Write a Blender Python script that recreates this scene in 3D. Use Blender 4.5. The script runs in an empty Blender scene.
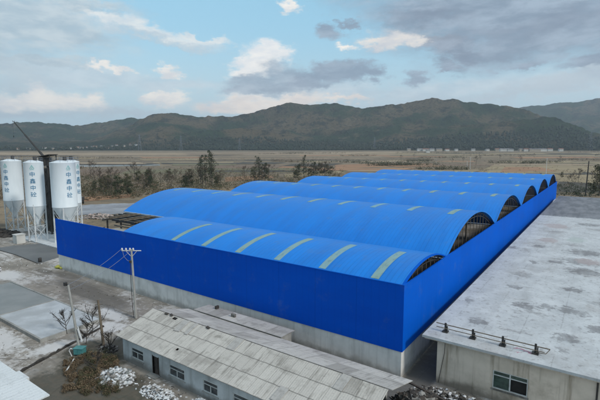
import bpy, math, random
import numpy as np
from math import pi, sin, cos, tan, sqrt, radians
from mathutils import Vector, Matrix
random.seed(7); rng = np.random.default_rng(11)
S = bpy.context.scene
COL = S.collection

# ------------------------------------------------------------------ camera
CAM = Vector((15.754, -40.636, 24.0)); YAW = 0.6154; PITCH = 0.1193; F = 428.9
FWD = Vector((-sin(YAW), cos(YAW), 0)); RGT = Vector((cos(YAW), sin(YAW), 0))
cd = bpy.data.cameras.new('camera'); cam = bpy.data.objects.new('camera', cd); COL.objects.link(cam)
cam.location = CAM; cam.rotation_euler = (pi/2-PITCH, 0, YAW)
cd.sensor_width = 36; cd.lens = F/600*36; cd.clip_start = 0.5; cd.clip_end = 30000
S.camera = cam

def ray(px, py):
    a = (px-300)/F; b = -(py-200)/F
    c, s = cos(PITCH), sin(PITCH)
    up = Vector((0, 0, 1))
    return RGT*a + FWD*(c+b*s) + up*(-s+b*c)
def at(px, py, z=0.0):
    d = ray(px, py); t = (z-CAM.z)/d.z
    return CAM+d*t
def gz(x, y):
    r = np.hypot(x-CAM.x, y-CAM.y); t = np.clip((r-700)/1500, 0, 1)
    return 18*t*t*(3-2*t)
def atg(px, py):
    z = 0.0
    for _ in range(30):
        p = at(px, min(py, 1e9), z); z = 0.6*z+0.4*float(gz(p.x, p.y))
    return Vector((p.x, p.y, float(gz(p.x, p.y))))
def polar(px, r):                     # a point at range r in the direction of a bearing
    a = math.atan2(px-300, F); p = CAM+FWD*(r*cos(a))+RGT*(r*sin(a))
    return Vector((p.x, p.y, float(gz(p.x, p.y))))

# ------------------------------------------------------------------ object helpers
def tag(o, label=None, cat=None, group=None, kind=None):
    if label: o['label'] = label
    if cat: o['category'] = cat
    if group: o['group'] = group
    if kind: o['kind'] = kind
    return o
def empty(name, loc=(0, 0, 0), rz=0.0, label=None, cat=None, group=None):
    o = bpy.data.objects.new(name, None); COL.objects.link(o); o.location = loc; o.rotation_euler = (0, 0, rz)
    o.empty_display_size = 0.5
    return tag(o, label, cat, group)
class MB:
    def __init__(s): s.v = []; s.f = []; s.sm = []
    def add(s, vs, fs, smooth=False):
        n = len(s.v); s.v += [tuple(v) for v in vs]
        s.f += [tuple(i+n for i in f) for f in fs]; s.sm += [smooth]*len(fs)
    def box(s, x0, x1, y0, y1, z0, z1):
        s.add([(x0,y0,z0),(x1,y0,z0),(x1,y1,z0),(x0,y1,z0),(x0,y0,z1),(x1,y0,z1),(x1,y1,z1),(x0,y1,z1)],
              [(0,3,2,1),(4,5,6,7),(0,1,5,4),(1,2,6,5),(2,3,7,6),(3,0,4,7)]); return s
    def hexa(s, b, t):                # bottom quad, top quad
        s.add(list(b)+list(t), [(0,3,2,1),(4,5,6,7),(0,1,5,4),(1,2,6,5),(2,3,7,6),(3,0,4,7)]); return s
    def tube(s, pts, r, n=8, cap=True):
        pts = [Vector(p) for p in pts]; k = len(pts)
        rs = r if isinstance(r, (list, tuple)) else [r]*k
        vs = []; prev = None
        for i, p in enumerate(pts):
            d = (pts[min(i+1, k-1)]-pts[max(i-1, 0)])
            if d.length < 1e-9: d = Vector((0, 0, 1))
            d.normalize()
            ref = Vector((0, 0, 1)) if abs(d.z) < 0.9 else Vector((1, 0, 0))
            if prev is None: a = d.cross(ref).normalized()
            else:
                a = prev - d*prev.dot(d)
                a = a.normalized() if a.length > 1e-6 else d.cross(ref).normalized()
            prev = a; b = d.cross(a)
            for j in range(n):
                q = 2*pi*j/n; vs.append(p+(a*cos(q)+b*sin(q))*rs[i])
        fs = [(i*n+j, i*n+(j+1) % n, (i+1)*n+(j+1) % n, (i+1)*n+j) for i in range(k-1) for j in range(n)]
        s.add(vs, fs, True)
        if cap: s.add(vs[:n], [tuple(range(n))[::-1]]); s.add(vs[-n:], [tuple(range(n))])
        return s
    def lathe(s, prof, n=32, cx=0, cy=0):
        k = len(prof); vs = [(cx+r*cos(2*pi*j/n), cy+r*sin(2*pi*j/n), z) for r, z in prof for j in range(n)]
        fs = [(i*n+j, i*n+(j+1) % n, (i+1)*n+(j+1) % n, (i+1)*n+j) for i in range(k-1) for j in range(n)]
        s.add(vs, fs, True); return s
    def grid(s, P, smooth=True):      # P[i][j] points
        a = len(P); b = len(P[0])
        s.add([q for row in P for q in row], [(i*b+j, i*b+j+1, (i+1)*b+j+1, (i+1)*b+j) for i in range(a-1) for j in range(b-1)], smooth); return s
    def build(s, name, m, parent=None, loc=None, bevel=0):
        me = bpy.data.meshes.new(name); me.from_pydata(s.v, [], s.f); me.update()
        me.polygons.foreach_set('use_smooth', s.sm)
        o = bpy.data.objects.new(name, me); COL.objects.link(o)
        for x in (m if isinstance(m, (list, tuple)) else [m]): me.materials.append(x)
        if parent: o.parent = parent
        if loc is not None: o.location = loc
        if bevel:
            md = o.modifiers.new('bevel', 'BEVEL'); md.width = bevel; md.segments = 2; md.limit_method = 'ANGLE'
        return o
def npmesh(name, V, Fq, m, parent=None, loc=None, smooth=False):
    V = np.asarray(V, dtype=np.float32); Fq = np.asarray(Fq, dtype=np.int32); k = Fq.shape[1]
    me = bpy.data.meshes.new(name)
    me.vertices.add(len(V)); me.vertices.foreach_set('co', V.ravel())
    me.loops.add(Fq.size); me.loops.foreach_set('vertex_index', Fq.ravel())
    me.polygons.add(len(Fq)); me.polygons.foreach_set('loop_start', np.arange(0, Fq.size, k, dtype=np.int32))
    me.polygons.foreach_set('use_smooth', np.full(len(Fq), smooth))
    me.update(calc_edges=True); me.validate()
    o = bpy.data.objects.new(name, me); COL.objects.link(o); me.materials.append(m)
    if parent: o.parent = parent
    if loc is not None: o.location = loc
    return o
def copy_tree(o, parent=None):
    c = o.copy(); COL.objects.link(c)
    if parent: c.parent = parent
    for ch in list(o.children): copy_tree(ch, c)
    return c

# ------------------------------------------------------------------ material helpers
class NT:
    def __init__(s, nt): s.t = nt; s.n = nt.nodes; s.l = nt.links
    def node(s, ty, ins=None, **kw):
        n = s.n.new(ty)
        for k, v in kw.items(): setattr(n, k, v)
        for k, v in (ins or {}).items(): s.set(n.inputs[k], v)
        return n
    def set(s, sock, v):
        if isinstance(v, bpy.types.NodeSocket): s.l.new(v, sock)
        elif hasattr(sock.default_value, '__len__') and not hasattr(v, '__len__'): sock.default_value = (v, v, v, 1)[:len(sock.default_value)]
        elif hasattr(v, '__len__') and len(v) == 3 and len(sock.default_value) == 4: sock.default_value = (*v, 1)
        else: sock.default_value = v
    def m(s, op, a, b=0.0, c=0.0):
        n = s.node('ShaderNodeMath', {0: a, 1: b, 2: c}, operation=op); return n.outputs[0]
    def mr(s, v, a, b, c=0.0, d=1.0, smooth=True):
        n = s.node('ShaderNodeMapRange', {0: v, 1: a, 2: b, 3: c, 4: d}, interpolation_type='SMOOTHSTEP' if smooth else 'LINEAR'); return n.outputs[0]
    def mix(s, f, a, b, blend='MIX'):
        n = s.node('ShaderNodeMix', data_type='RGBA', blend_type=blend); s.set(n.inputs[0], f); s.set(n.inputs[6], a); s.set(n.inputs[7], b); return n.outputs[2]
    def noise(s, vec, scale, detail=4, rough=0.55, dist=0.0):
        n = s.node('ShaderNodeTexNoise', {'Vector': vec, 'Scale': scale, 'Detail': detail, 'Roughness': rough, 'Distortion': dist}); return n.outputs[0]
    def map(s, vec, scale=(1, 1, 1), loc=(0, 0, 0), rot=(0, 0, 0)):
        n = s.node('ShaderNodeMapping', {'Vector': vec, 'Scale': scale, 'Location': loc, 'Rotation': rot}); return n.outputs[0]
    def blobs(s, x, y, lst, nz, amt=0.9, e0=0.0, e1=0.35):
        """soft-edged ragged patches; lst of (cx, cy, rx, ry[, rot])"""
        best = None
        for b in lst:
            dx = s.m('SUBTRACT', x, b[0]); dy = s.m('SUBTRACT', y, b[1])
            if len(b) > 4 and b[4]:
                c, q = cos(b[4]), sin(b[4])
                dx, dy = s.m('ADD', s.m('MULTIPLY', dx, c), s.m('MULTIPLY', dy, q)), s.m('SUBTRACT', s.m('MULTIPLY', dy, c), s.m('MULTIPLY', dx, q))
            dx = s.m('DIVIDE', dx, b[2]); dy = s.m('DIVIDE', dy, b[3])
            d = s.m('SQRT', s.m('ADD', s.m('MULTIPLY', dx, dx), s.m('MULTIPLY', dy, dy)))
            v = s.m('SUBTRACT', 1.0, d)
            best = v if best is None else s.m('MAXIMUM', best, v)
        v = s.m('ADD', best, s.m('MULTIPLY', s.m('SUBTRACT', nz, 0.5), amt))
        return s.mr(v, e0, e1)
def newmat(name):
    m = bpy.data.materials.new(name); m.use_nodes = True; m.node_tree.nodes.clear()
    t = NT(m.node_tree); out = t.node('ShaderNodeOutputMaterial'); p = t.node('ShaderNodeBsdfPrincipled')
    t.l.new(p.outputs[0], out.inputs[0]); tc = t.node('ShaderNodeTexCoord')
    return m, t, p, tc.outputs['Object']
def bump(t, p, h, strength, dist):
    b = t.node('ShaderNodeBump', {'Height': h, 'Strength': strength, 'Distance': dist}); t.l.new(b.outputs[0], p.inputs['Normal'])
def simple(name, c1, c2=None, scale=1.0, rough=0.7, bmp=0.0, bscale=None, metal=0.0, stretch=(1, 1, 1), lo=0.35, hi=0.65, spec=None, alpha=None):
    m, t, p, co = newmat(name)
    v = t.map(co, stretch)
    n = t.noise(v, scale, 6, 0.6)
    c = t.mix(t.mr(n, lo, hi), c1, c2 if c2 else tuple(x*0.8 for x in c1))
    t.set(p.inputs['Base Color'], c); p.inputs['Roughness'].default_value = rough; p.inputs['Metallic'].default_value = metal
    if spec is not None: p.inputs['Specular IOR Level'].default_value = spec
    if bmp: bump(t, p, t.noise(v, bscale or scale*4, 4), bmp, 0.05)
    return m

M = {}
# blue painted steel sheet, ribs along one axis
def blue_sheet(name, c1, c2, axis, period, rough, bstr, stretch):
    m, t, p, co = newmat(name)
    sx = t.node('ShaderNodeSeparateXYZ', {0: co}); a = sx.outputs[axis]
    n1 = t.noise(t.map(co, stretch), 1.0, 5, 0.6)
    ph = t.m('FRACT', t.m('DIVIDE', a, period))
    pid = t.m('FLOOR', t.m('DIVIDE', a, period*6))
    wn = t.node('ShaderNodeTexWhiteNoise', noise_dimensions='1D'); t.l.new(pid, wn.inputs['W'])
    f = t.m('ADD', t.m('MULTIPLY', t.mr(n1, 0.3, 0.7), 0.75), t.m('MULTIPLY', wn.outputs[0], 0.25))
    c = t.mix(f, c1, c2)
    seam = t.mr(t.m('ABSOLUTE', t.m('SUBTRACT', ph, 0.5)), 0.44, 0.5); p.inputs['Specular IOR Level'].default_value = 0.20 if 'roof' in name else 0.04
    ph6 = t.m('ABSOLUTE', t.m('SUBTRACT', t.m('FRACT', t.m('DIVIDE', a, period*6)), 0.5)); c = t.mix(t.m('ADD', t.m('MULTIPLY', seam, .10), t.m('MULTIPLY', t.mr(ph6, .488, .497), .16)), c, tuple(v*.35 for v in c1))
    dirt = t.noise(co, 0.35, 8, 0.7); c = t.mix(t.m('MULTIPLY', t.mr(dirt, .54, .72), .22), c, (.10, .17, .30))
    t.set(p.inputs['Base Color'], c)
    p.inputs['Roughness'].default_value = rough
    t.set(p.inputs['Roughness'], t.mr(n1, 0.2, 0.8, rough-0.05, rough+0.12))
    wob = t.noise(t.map(co, (0.5, 0.5, 0.5)), 1.0, 3)
    h = t.m('ADD', t.m('MULTIPLY', seam, 1.0), t.m('MULTIPLY', wob, 1.6))
    bump(t, p, h, bstr, 0.06)
    return m
M['roof_blue'] = blue_sheet('roof_blue', (0.001, 0.165, 0.58), (0.003, 0.215, 0.72), 0, 0.6, 0.36, 0.5, (0.5, 0.09, 0.09))
M['wall_blue'] = blue_sheet('wall_blue', (0.0003, 0.070, 0.49), (0.0004, 0.088, 0.57), 0, 0.9, 0.7, 0.30, (0.05, 0.05, 0.25))
M['side_blue'] = blue_sheet('side_blue', (0.0003, 0.085, 0.48), (0.0005, 0.105, 0.58), 1, 0.9, 0.7, 0.30, (0.05, 0.05, 0.25))
M['skylight'] = simple('skylight_fibreglass', (0.16, 0.36, 0.46), (0.21, 0.34, 0.30), 0.10, 0.45, 0.1)
nt_ = NT(M['skylight'].node_tree); pb_ = [n for n in nt_.n if n.type == 'BSDF_PRINCIPLED'][0]; cs_ = pb_.inputs['Base Color'].links[0].from_socket
oi_ = nt_.node('ShaderNodeObjectInfo').outputs['Random']; co_ = nt_.node('ShaderNodeTexCoord').outputs['Object']
cc_ = nt_.mix(nt_.m('MULTIPLY', oi_, .55), cs_, (0.24, 0.33, 0.27)); cc_ = nt_.mix(nt_.m('MULTIPLY', nt_.mr(nt_.noise(nt_.map(co_, (2, .5, .5)), 1.5, 6, .7), .48, .66), .6), cc_, (0.10, 0.19, 0.20)); nt_.set(pb_.inputs['Base Color'], cc_)
M['gutter'] = simple('galvanised_gutter', (0.42, 0.50, 0.58), (0.34, 0.40, 0.46), 0.6, 0.45)
M['dark_steel'] = simple('dark_steel', (0.022, 0.021, 0.020), (0.04, 0.035, 0.03), 1.5, 0.6)
M['rust_steel'] = simple('rust_steel', (0.11, 0.085, 0.06), (0.17, 0.14, 0.10), 1.5, 0.7)
# plaster base wall with vertical streaks
def plaster(name, c1, c2, cs, amount, rough=0.85, damp=0.0):
    m, t, p, co = newmat(name)
    n = t.noise(co, 0.5, 6, 0.6); st = t.noise(t.map(co, (1.6, 1.6, 0.10)), 1.0, 5, 0.65)
    bl = t.noise(co, 0.22, 5, 0.65)
    c = t.mix(t.mr(n, 0.35, 0.65), c1, c2)
    c = t.mix(t.m('MULTIPLY', t.mr(st, 0.48, 0.72), amount), c, cs)
    c = t.mix(t.m('MULTIPLY', t.mr(bl, 0.55, 0.7), amount*0.8), c, cs)
    if damp:
        z = t.node('ShaderNodeSeparateXYZ', {0: co}).outputs[2]
        d = t.mr(t.m('ADD', z, t.m('MULTIPLY', n, -1.6)), -0.6, 0.3, damp, 0.0)
        c = t.mix(d, c, (0.10, 0.085, 0.065))
    t.set(p.inputs['Base Color'], c); p.inputs['Roughness'].default_value = rough
    bump(t, p, t.noise(co, 6, 4), 0.25, 0.03)
    return m
M['base_plaster'] = plaster('base_plaster', (0.72, 0.715, 0.69), (0.63, 0.625, 0.60), (0.36, 0.36, 0.35), 0.5, damp=0.5)
M['beige_plaster'] = plaster('beige_plaster', (0.68, 0.59, 0.495), (0.56, 0.485, 0.40), (0.25, 0.20, 0.14), 0.75, damp=0.7)
M['pale_plaster'] = plaster('pale_plaster', (0.50, 0.53, 0.54), (0.40, 0.425, 0.43), (0.2, 0.2, 0.19), 0.5, damp=0.7)
M['concrete'] = plaster('concrete', (0.33, 0.33, 0.31), (0.25, 0.25, 0.235), (0.15, 0.15, 0.14), 0.6)
M['pole_concrete'] = simple('pole_concrete', (0.36, 0.36, 0.34), (0.28, 0.28, 0.26), 1.0, 0.85, 0.2, 8)
M['silo_white'] = simple('silo_white', (0.70, 0.755, 0.79), (0.62, 0.685, 0.725), 0.35, 0.5, 0, None, 0, (1, 1, 0.25))
M['white_paint'] = simple('white_paint', (0.62, 0.65, 0.66), (0.5, 0.52, 0.53), 1, 0.5)
M['text_blue'] = simple('text_blue', (0.05, 0.20, 0.36), (0.06, 0.24, 0.40), 1, 0.5)
M['emblem_green'] = simple('emblem_green', (0.20, 0.46, 0.45), (0.25, 0.5, 0.5), 1, 0.5)
M['black_rubber'] = simple('black_rubber', (0.02, 0.02, 0.02), (0.03, 0.03, 0.03), 2, 0.7)
M['porcelain'] = simple('porcelain', (0.7, 0.7, 0.7), (0.6, 0.6, 0.6), 2, 0.25)
M['wire'] = simple('wire', (0.20, 0.23, 0.28), (0.16, 0.18, 0.22), 2, 0.5)
M['teal'] = simple('teal_paint', (0.05, 0.20, 0.21), (0.08, 0.25, 0.25), 2, 0.5)
M['frame_white'] = simple('frame_white', (0.55, 0.57, 0.56), (0.42, 0.43, 0.42), 2, 0.5)
def glass(name, c, rough=0.12):
    m, t, p, co = newmat(name)
    t.set(p.inputs['Base Color'], t.mix(t.mr(t.noise(co, 1.4, 3), 0.4, 0.6), c, tuple(x*0.55 for x in c))); p.inputs['Roughness'].default_value = rough
    p.inputs['Specular IOR Level'].default_value = 0.6
    return m
M['glass_dark'] = glass('glass_dark', (0.05, 0.065, 0.075)); M['glass_green'] = glass('glass_green', (0.05, 0.085, 0.07), 0.2)
M['shade_black'] = simple('interior_shade', (0.012, 0.011, 0.010), (0.02, 0.018, 0.016), 1, 0.9)  # near-black colour painted in for the shade indoors
M['wood_old'] = simple('wood_old', (0.07, 0.055, 0.045), (0.035, 0.03, 0.026), 2, 0.9, 0.3, 6, 0, (1, 8, 1))
M['plastic_white'] = simple('plastic_white', (0.70, 0.72, 0.74), (0.50, 0.52, 0.54), 1.5, 0.45, 0.3, 4)
M['rubble'] = simple('rubble', (0.26, 0.25, 0.235), (0.10, 0.095, 0.085), 1.4, 0.95, 0.4, 5)
M['rubble_dark'] = simple('rubble_dark', (0.055, 0.048, 0.042), (0.022, 0.020, 0.018), 1.2, 0.95, 0.4, 5)
M['rubble_pink'] = simple('rubble_pink', (0.46, 0.38, 0.35), (0.26, 0.22, 0.20), 0.4, 0.95)
M['car_white'] = simple('car_white', (0.68, 0.69, 0.7), (0.62, 0.63, 0.64), 1, 0.25)
M['yellow'] = simple('yellow_sheet', (0.45, 0.42, 0.05), (0.35, 0.36, 0.08), 2, 0.6)
M['red_tile'] = simple('red_tile', (0.22, 0.10, 0.075), (0.16, 0.09, 0.07), .5, 0.85)
M['grey_tile'] = simple('grey_tile', (0.17, 0.17, 0.175), (0.12, 0.12, 0.125), .5, 0.85)
M['house_pale'] = simple('house_pale', (0.55, 0.55, 0.53), (0.46, 0.46, 0.44), .3, 0.85)
M['house_tan'] = simple('house_tan', (0.40, 0.35, 0.28), (0.33, 0.29, 0.24), .3, 0.85)

# asbestos-cement / metal sheet roofs in the local frame: ribs across X, rows down the slope (Y)
def sheet_roof(name, c1, c2, cs, sheet_w, row_h, rib, bstr, dirt=0.6, seam_dark=0.6):
    m, t, p, co = newmat(name)
    x = t.node('ShaderNodeSeparateXYZ', {0: co}); X, Y = x.outputs[0], x.outputs[1]
    cx = t.m('DIVIDE', X, sheet_w); cy = t.m('DIVIDE', Y, row_h)
    vec = t.node('ShaderNodeCombineXYZ', {0: t.m('FLOOR', cx), 1: t.m('FLOOR', cy)})
    wn = t.node('ShaderNodeTexWhiteNoise', {'Vector': vec.outputs[0]}, noise_dimensions='2D')
    n = t.noise(co, 0.7, 7, 0.65); n2 = t.noise(t.map(co, (2.2, 0.35, 0.5)), 1, 5, 0.6)
    c = t.mix(t.mr(wn.outputs[0], 0.1, 0.9, smooth=False), c1, c2)
    c = t.mix(t.m('MULTIPLY', t.mr(n2, 0.5, 0.75), dirt), c, cs)
    c = t.mix(t.m('MULTIPLY', t.mr(n, 0.58, 0.72), dirt*0.7), c, cs)
    odd = t.mr(wn.outputs[0], 0.94, 0.95)
    c = t.mix(t.m('MULTIPLY', odd, 0.35), c, cs)
    sp_ = t.noise(co, 7.0, 5, .7); c = t.mix(t.m('MULTIPLY', t.mr(sp_, .57, .66), .45), c, tuple(v*.5 for v in cs))
    bg_ = t.noise(t.map(co, (.25, .5, 1), (4, 9, 0)), 1.0, 7, .7); c = t.mix(t.m('MULTIPLY', t.mr(bg_, .5, .66), .5), c, cs)
    nw = t.m('MULTIPLY', t.m('SUBTRACT', t.noise(co, 1.1, 4), 0.5), 0.13)
    fy = t.m('ABSOLUTE', t.m('SUBTRACT', t.m('FRACT', t.m('ADD', cy, nw)), 0.5)); sy = t.mr(fy, 0.5-0.07/row_h, 0.5-0.03/row_h)
    fx = t.m('ABSOLUTE', t.m('SUBTRACT', t.m('FRACT', t.m('ADD', cx, nw)), 0.5)); sx = t.mr(fx, 0.5-0.05/sheet_w, 0.5-0.02/sheet_w)
    sm = t.m('MAXIMUM', sy, t.m('MULTIPLY', sx, 0.45))
    c = t.mix(t.m('MULTIPLY', sm, seam_dark), c, tuple(v*0.35 for v in cs))
    t.set(p.inputs['Base Color'], c); p.inputs['Roughness'].default_value = 0.8
    w = t.m('SINE', t.m('MULTIPLY', X, 2*pi/rib))
    bump(t, p, t.m('ADD', w, t.m('MULTIPLY', n, 2.0)), bstr, 0.03)
    return m
M['sheet_grey'] = sheet_roof('cement_sheet', (0.50, 0.48, 0.44), (0.445, 0.425, 0.39), (0.20, 0.188, 0.165), 1.1, 1.78, 0.22, 0.16, 0.95)
M['sheet_back'] = sheet_roof('cement_sheet_weathered', (0.50, 0.49, 0.465), (0.39, 0.38, 0.36), (0.19, 0.18, 0.165), 2.4, 2.6, 0.3, 0.12, 0.8, 0.35)
M['sheet_white'] = sheet_roof('white_roof_sheet', (0.62, 0.65, 0.66), (0.56, 0.59, 0.60), (0.40, 0.42, 0.42), 4.8, 9.0, 0.5, 0.15, 0.4, 0.5)

# white-washed flat roof with worn patches (right-hand building)
m, t, p, co = newmat('whitewashed_roof'); M['whitewash'] = m
x = t.node('ShaderNodeSeparateXYZ', {0: co}); X, Y = x.outputs[0], x.outputs[1]
n = t.noise(co, 0.35, 8, 0.68); nf = t.noise(co, 1.6, 7, 0.7); ns = t.noise(t.map(co, (0.5, 0.12, 1)), 1.0, 6, 0.6)
c = t.mix(t.mr(n, 0.3, 0.7), (0.54, 0.57, 0.585), (0.41, 0.435, 0.45))
c = t.mix(t.m('MULTIPLY', t.mr(ns, 0.5, 0.7), 0.55), c, (0.36, 0.375, 0.385))
nbig = t.noise(t.map(co, (1, .6, 1), (11, 3, 0)), 0.13, 9, 0.72)
c = t.mix(t.m('MULTIPLY', t.mr(nbig, 0.50, 0.66), 0.6), c, (0.34, 0.335, 0.33))
c = t.mix(t.m('MULTIPLY', t.mr(t.noise(co, 5.0, 6, .75), 0.54, 0.66), 0.35), c, (0.30, 0.30, 0.30))
c = t.mix(t.m('MULTIPLY', t.mr(nf, 0.54, 0.66), 0.7), c, (0.25, 0.25, 0.25))
wr = t.node('ShaderNodeTexNoise', {'Vector': co, 'Scale': 0.7, 'Detail': 8, 'Roughness': 0.7}).outputs['Color']; ws_ = t.node('ShaderNodeSeparateColor', {0: wr})
Xs = t.m('ADD', X, t.m('MULTIPLY', t.m('SUBTRACT', ws_.outputs[0], .5), 4.5)); Ys = t.m('ADD', Y, t.m('MULTIPLY', t.m('SUBTRACT', ws_.outputs[1], .5), 4.5))
def roofxy(lst, kx, ky): return [(at(a, b, 5.1).x, at(a, b, 5.1).y, kx*s, ky*s) for a, b, s in lst]
st = t.blobs(Xs, Ys, roofxy([(573, 290, 1), (574, 312, 1.2), (525, 306, 1), (545, 307, .8), (566, 338, 1.0), (562, 350, .5), (538, 246, 1.2), (585, 253, 2.2), (581, 262, 2.2), (585, 272, 2.0), (533, 262, .7), (510, 247, 1.0), (480, 322, .8), (556, 262, .8), (596, 330, 1.0), (512, 287, .7), (470, 300, .7), (590, 225, 2)], 1.6, 1.5), nf, 2.2, 0.0, 0.55)
st2 = t.blobs(Xs, Ys, [(10, 14, 2.2, 1), (17, 22, 3, 1.2), (7, 30, 1.6, 2.2), (14, 38, 3.5, 1.2), (20, 12, 1.5, 2), (5, 48, 1.4, 3), (12, 58, 3, 2.2), (19, 50, 3, 1.6), (8, 72, 2.4, 3), (16, 80, 4, 2), (22, 30, 2.2, 1.8), (9, 7, 2.4, .6)], nf, 2.6, -.05, .9)
c = t.mix(t.m('MULTIPLY', st2, 0.6), c, (0.22, 0.22, 0.22))
c = t.mix(t.m('MULTIPLY', t.m('MULTIPLY', st, t.mr(ns, .3, .6, .55, 1)), 0.78), c, (0.145, 0.145, 0.15))
pk = t.blobs(Xs, Ys, roofxy([(556, 226, 1), (548, 240, .7), (588, 262, .7), (566, 215, .6)], 3.0, 4.5), nf, 1.0)
c = t.mix(t.m('MULTIPLY', pk, 0.6), c, (0.36, 0.30, 0.295))
gn = t.blobs(Xs, Ys, roofxy([(576, 240, 1)], 1.8, 4.0), nf, 0.7)
c = t.mix(t.m('MULTIPLY', gn, 0.5), c, (0.34, 0.41, 0.38))
rd = t.blobs(Xs, Ys, roofxy([(522, 351, 1)], 0.8, 0.4), nf, 1.6)
c = t.mix(t.m('MULTIPLY', rd, 0.8), c, (0.34, 0.10, 0.16))
nw = t.m('MULTIPLY', t.m('SUBTRACT', nf, 0.5), 0.12)
fx = t.m('ABSOLUTE', t.m('SUBTRACT', t.m('FRACT', t.m('ADD', t.m('DIVIDE', X, 3.3), nw)), 0.5)); fy = t.m('ABSOLUTE', t.m('SUBTRACT', t.m('FRACT', t.m('ADD', t.m('DIVIDE', Y, 6.0), nw)), 0.5))
sm = t.m('MAXIMUM', t.mr(fx, 0.480, 0.495), t.mr(fy, 0.49, 0.498))
c = t.mix(t.m('MULTIPLY', sm, t.mr(n, 0.45, 0.6, 0.0, 0.5)), c, (0.22, 0.22, 0.22))
# frayed line where the wash stops and old grey felt shows
edge = t.mr(t.m('ADD', Y, t.m('MULTIPLY', t.m('SUBTRACT', nf, 0.5), 9.0)), 97.5, 99.5)
felt = t.mix(t.mr(ns, 0.35, 0.65), (0.115, 0.125, 0.14), (0.20, 0.21, 0.23))
felt = t.mix(t.m('MULTIPLY', t.mr(nf, 0.55, 0.7), 0.5), felt, (0.28, 0.29, 0.31))
c = t.mix(edge, c, felt)
t.set(p.inputs['Base Color'], c); p.inputs['Roughness'].default_value = 0.75
bump(t, p, nf, 0.25, 0.05)

# ------------------------------------------------------------------ ground
m, t, p, co = newmat('scrub_ground'); M['scrub'] = m
n = t.noise(co, 0.012, 8, 0.62); n2 = t.noise(co, 0.09, 7, 0.65); n3 = t.noise(t.map(co, (1, 1, 1), (40, 7, 0)), 0.004, 5, 0.55)
c = t.mix(t.mr(n, 0.35, 0.65), (0.165, 0.122, 0.074), (0.25, 0.188, 0.112))
n4 = t.noise(co, 0.7, 7, 0.7)
c = t.mix(t.m('MULTIPLY', t.mr(n2, 0.47, 0.62), 0.75), c, (0.062, 0.053, 0.037))
c = t.mix(t.m('MULTIPLY', t.mr(n4, 0.48, 0.62), 0.55), c, (0.055, 0.048, 0.034))
c = t.mix(t.m('MULTIPLY', t.mr(n3, 0.52, 0.62), 0.5), c, (0.20, 0.155, 0.10))
t.set(p.inputs['Base Color'], c); p.inputs['Roughness'].default_value = 0.95
bump(t, p, n2, 0.6, 1.0)
NA = 240; rads = [0, 60, 120, 180, 260, 360, 480, 600, 700, 850, 1000, 1150, 1300, 1450, 1600, 1750, 1900, 2050, 2200, 2800, 4000, 6000, 8000]
V = [(CAM.x, CAM.y, 0)]; Fs = []
for r in rads[1:]:
    for j in range(NA):
        a = 2*pi*j/NA; X_, Y_ = CAM.x+r*cos(a), CAM.y+r*sin(a); V.append((X_, Y_, float(gz(X_, Y_))))
mb = MB(); mb.v = V
for j in range(NA): mb.f.append((0, 1+j, 1+(j+1) % NA))
for i in range(len(rads)-2):
    for j in range(NA): mb.f.append((1+i*NA+j, 1+(i+1)*NA+j, 1+(i+1)*NA+(j+1) % NA, 1+i*NA+(j+1) % NA))
mb.sm = [True]*len(mb.f)
tag(mb.build('ground', M['scrub']), kind='structure')

def field_mat(name, c1, c2, ang, stripe, sw=0.35, ns=0.02):
    m, t, p, co = newmat(name)
    v = t.map(co, (1, 1, 1), (0, 0, 0), (0, 0, ang)); xx = t.node('ShaderNodeSeparateXYZ', {0: v}).outputs[0]
    n = t.noise(co, ns, 8, 0.65); fl = t.m('FLOOR', t.m('DIVIDE', t.m('ADD', xx, t.m('MULTIPLY', n, stripe*0.4)), stripe))
    wn = t.node('ShaderNodeTexWhiteNoise', noise_dimensions='1D'); t.l.new(fl, wn.inputs['W'])
    c = t.mix(t.mr(n, 0.35, 0.65), c1, c2)
    c = t.mix(t.m('MULTIPLY', wn.outputs[0], sw), c, tuple(a*0.62 for a in c2))
    n2 = t.noise(co, ns*7, 6, 0.7)
    c = t.mix(t.m('MULTIPLY', t.mr(n2, 0.55, 0.7), 0.45), c, tuple(a*0.5 for a in c2))
    t.set(p.inputs['Base Color'], c); p.inputs['Roughness'].default_value = 0.95
    bump(t, p, n2, 0.4, 0.5)
    return m
M['tan_field'] = field_mat('tan_field', (0.35, 0.265, 0.17), (0.28, 0.21, 0.135), 0.3, 45)
M['straw_field'] = field_mat('straw_field', (0.32, 0.25, 0.145), (0.24, 0.19, 0.11), 0.5, 30)
M['orange_field'] = field_mat('orange_soil', (0.34, 0.19, 0.10), (0.27, 0.155, 0.085), 0.2, 14)
M['brown_field'] = field_mat('brown_field', (0.20, 0.135, 0.09), (0.15, 0.105, 0.07), 0.25, 18)
M['dark_field'] = field_mat('dark_field', (0.075, 0.065, 0.048), (0.05, 0.045, 0.035), 0.25, 25)
M['green_field'] = field_mat('green_field', (0.155, 0.145, 0.075), (0.13, 0.11, 0.06), 0.25, 25)
M['pale_track'] = field_mat('pale_track', (0.40, 0.37, 0.33), (0.33, 0.30, 0.27), 0.1, 60, 0.1)
m, t, p, co = newmat('river_water'); M['water'] = m
t.set(p.inputs['Base Color'], t.mix(t.mr(t.noise(co, 0.03, 4), 0.4, 0.6), (0.30, 0.31, 0.30), (0.22, 0.23, 0.22))); p.inputs['Roughness'].default_value = 0.15
bump(t, p, t.noise(co, 0.6, 3), 0.15, 0.1)
nsheet = [0]
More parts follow.
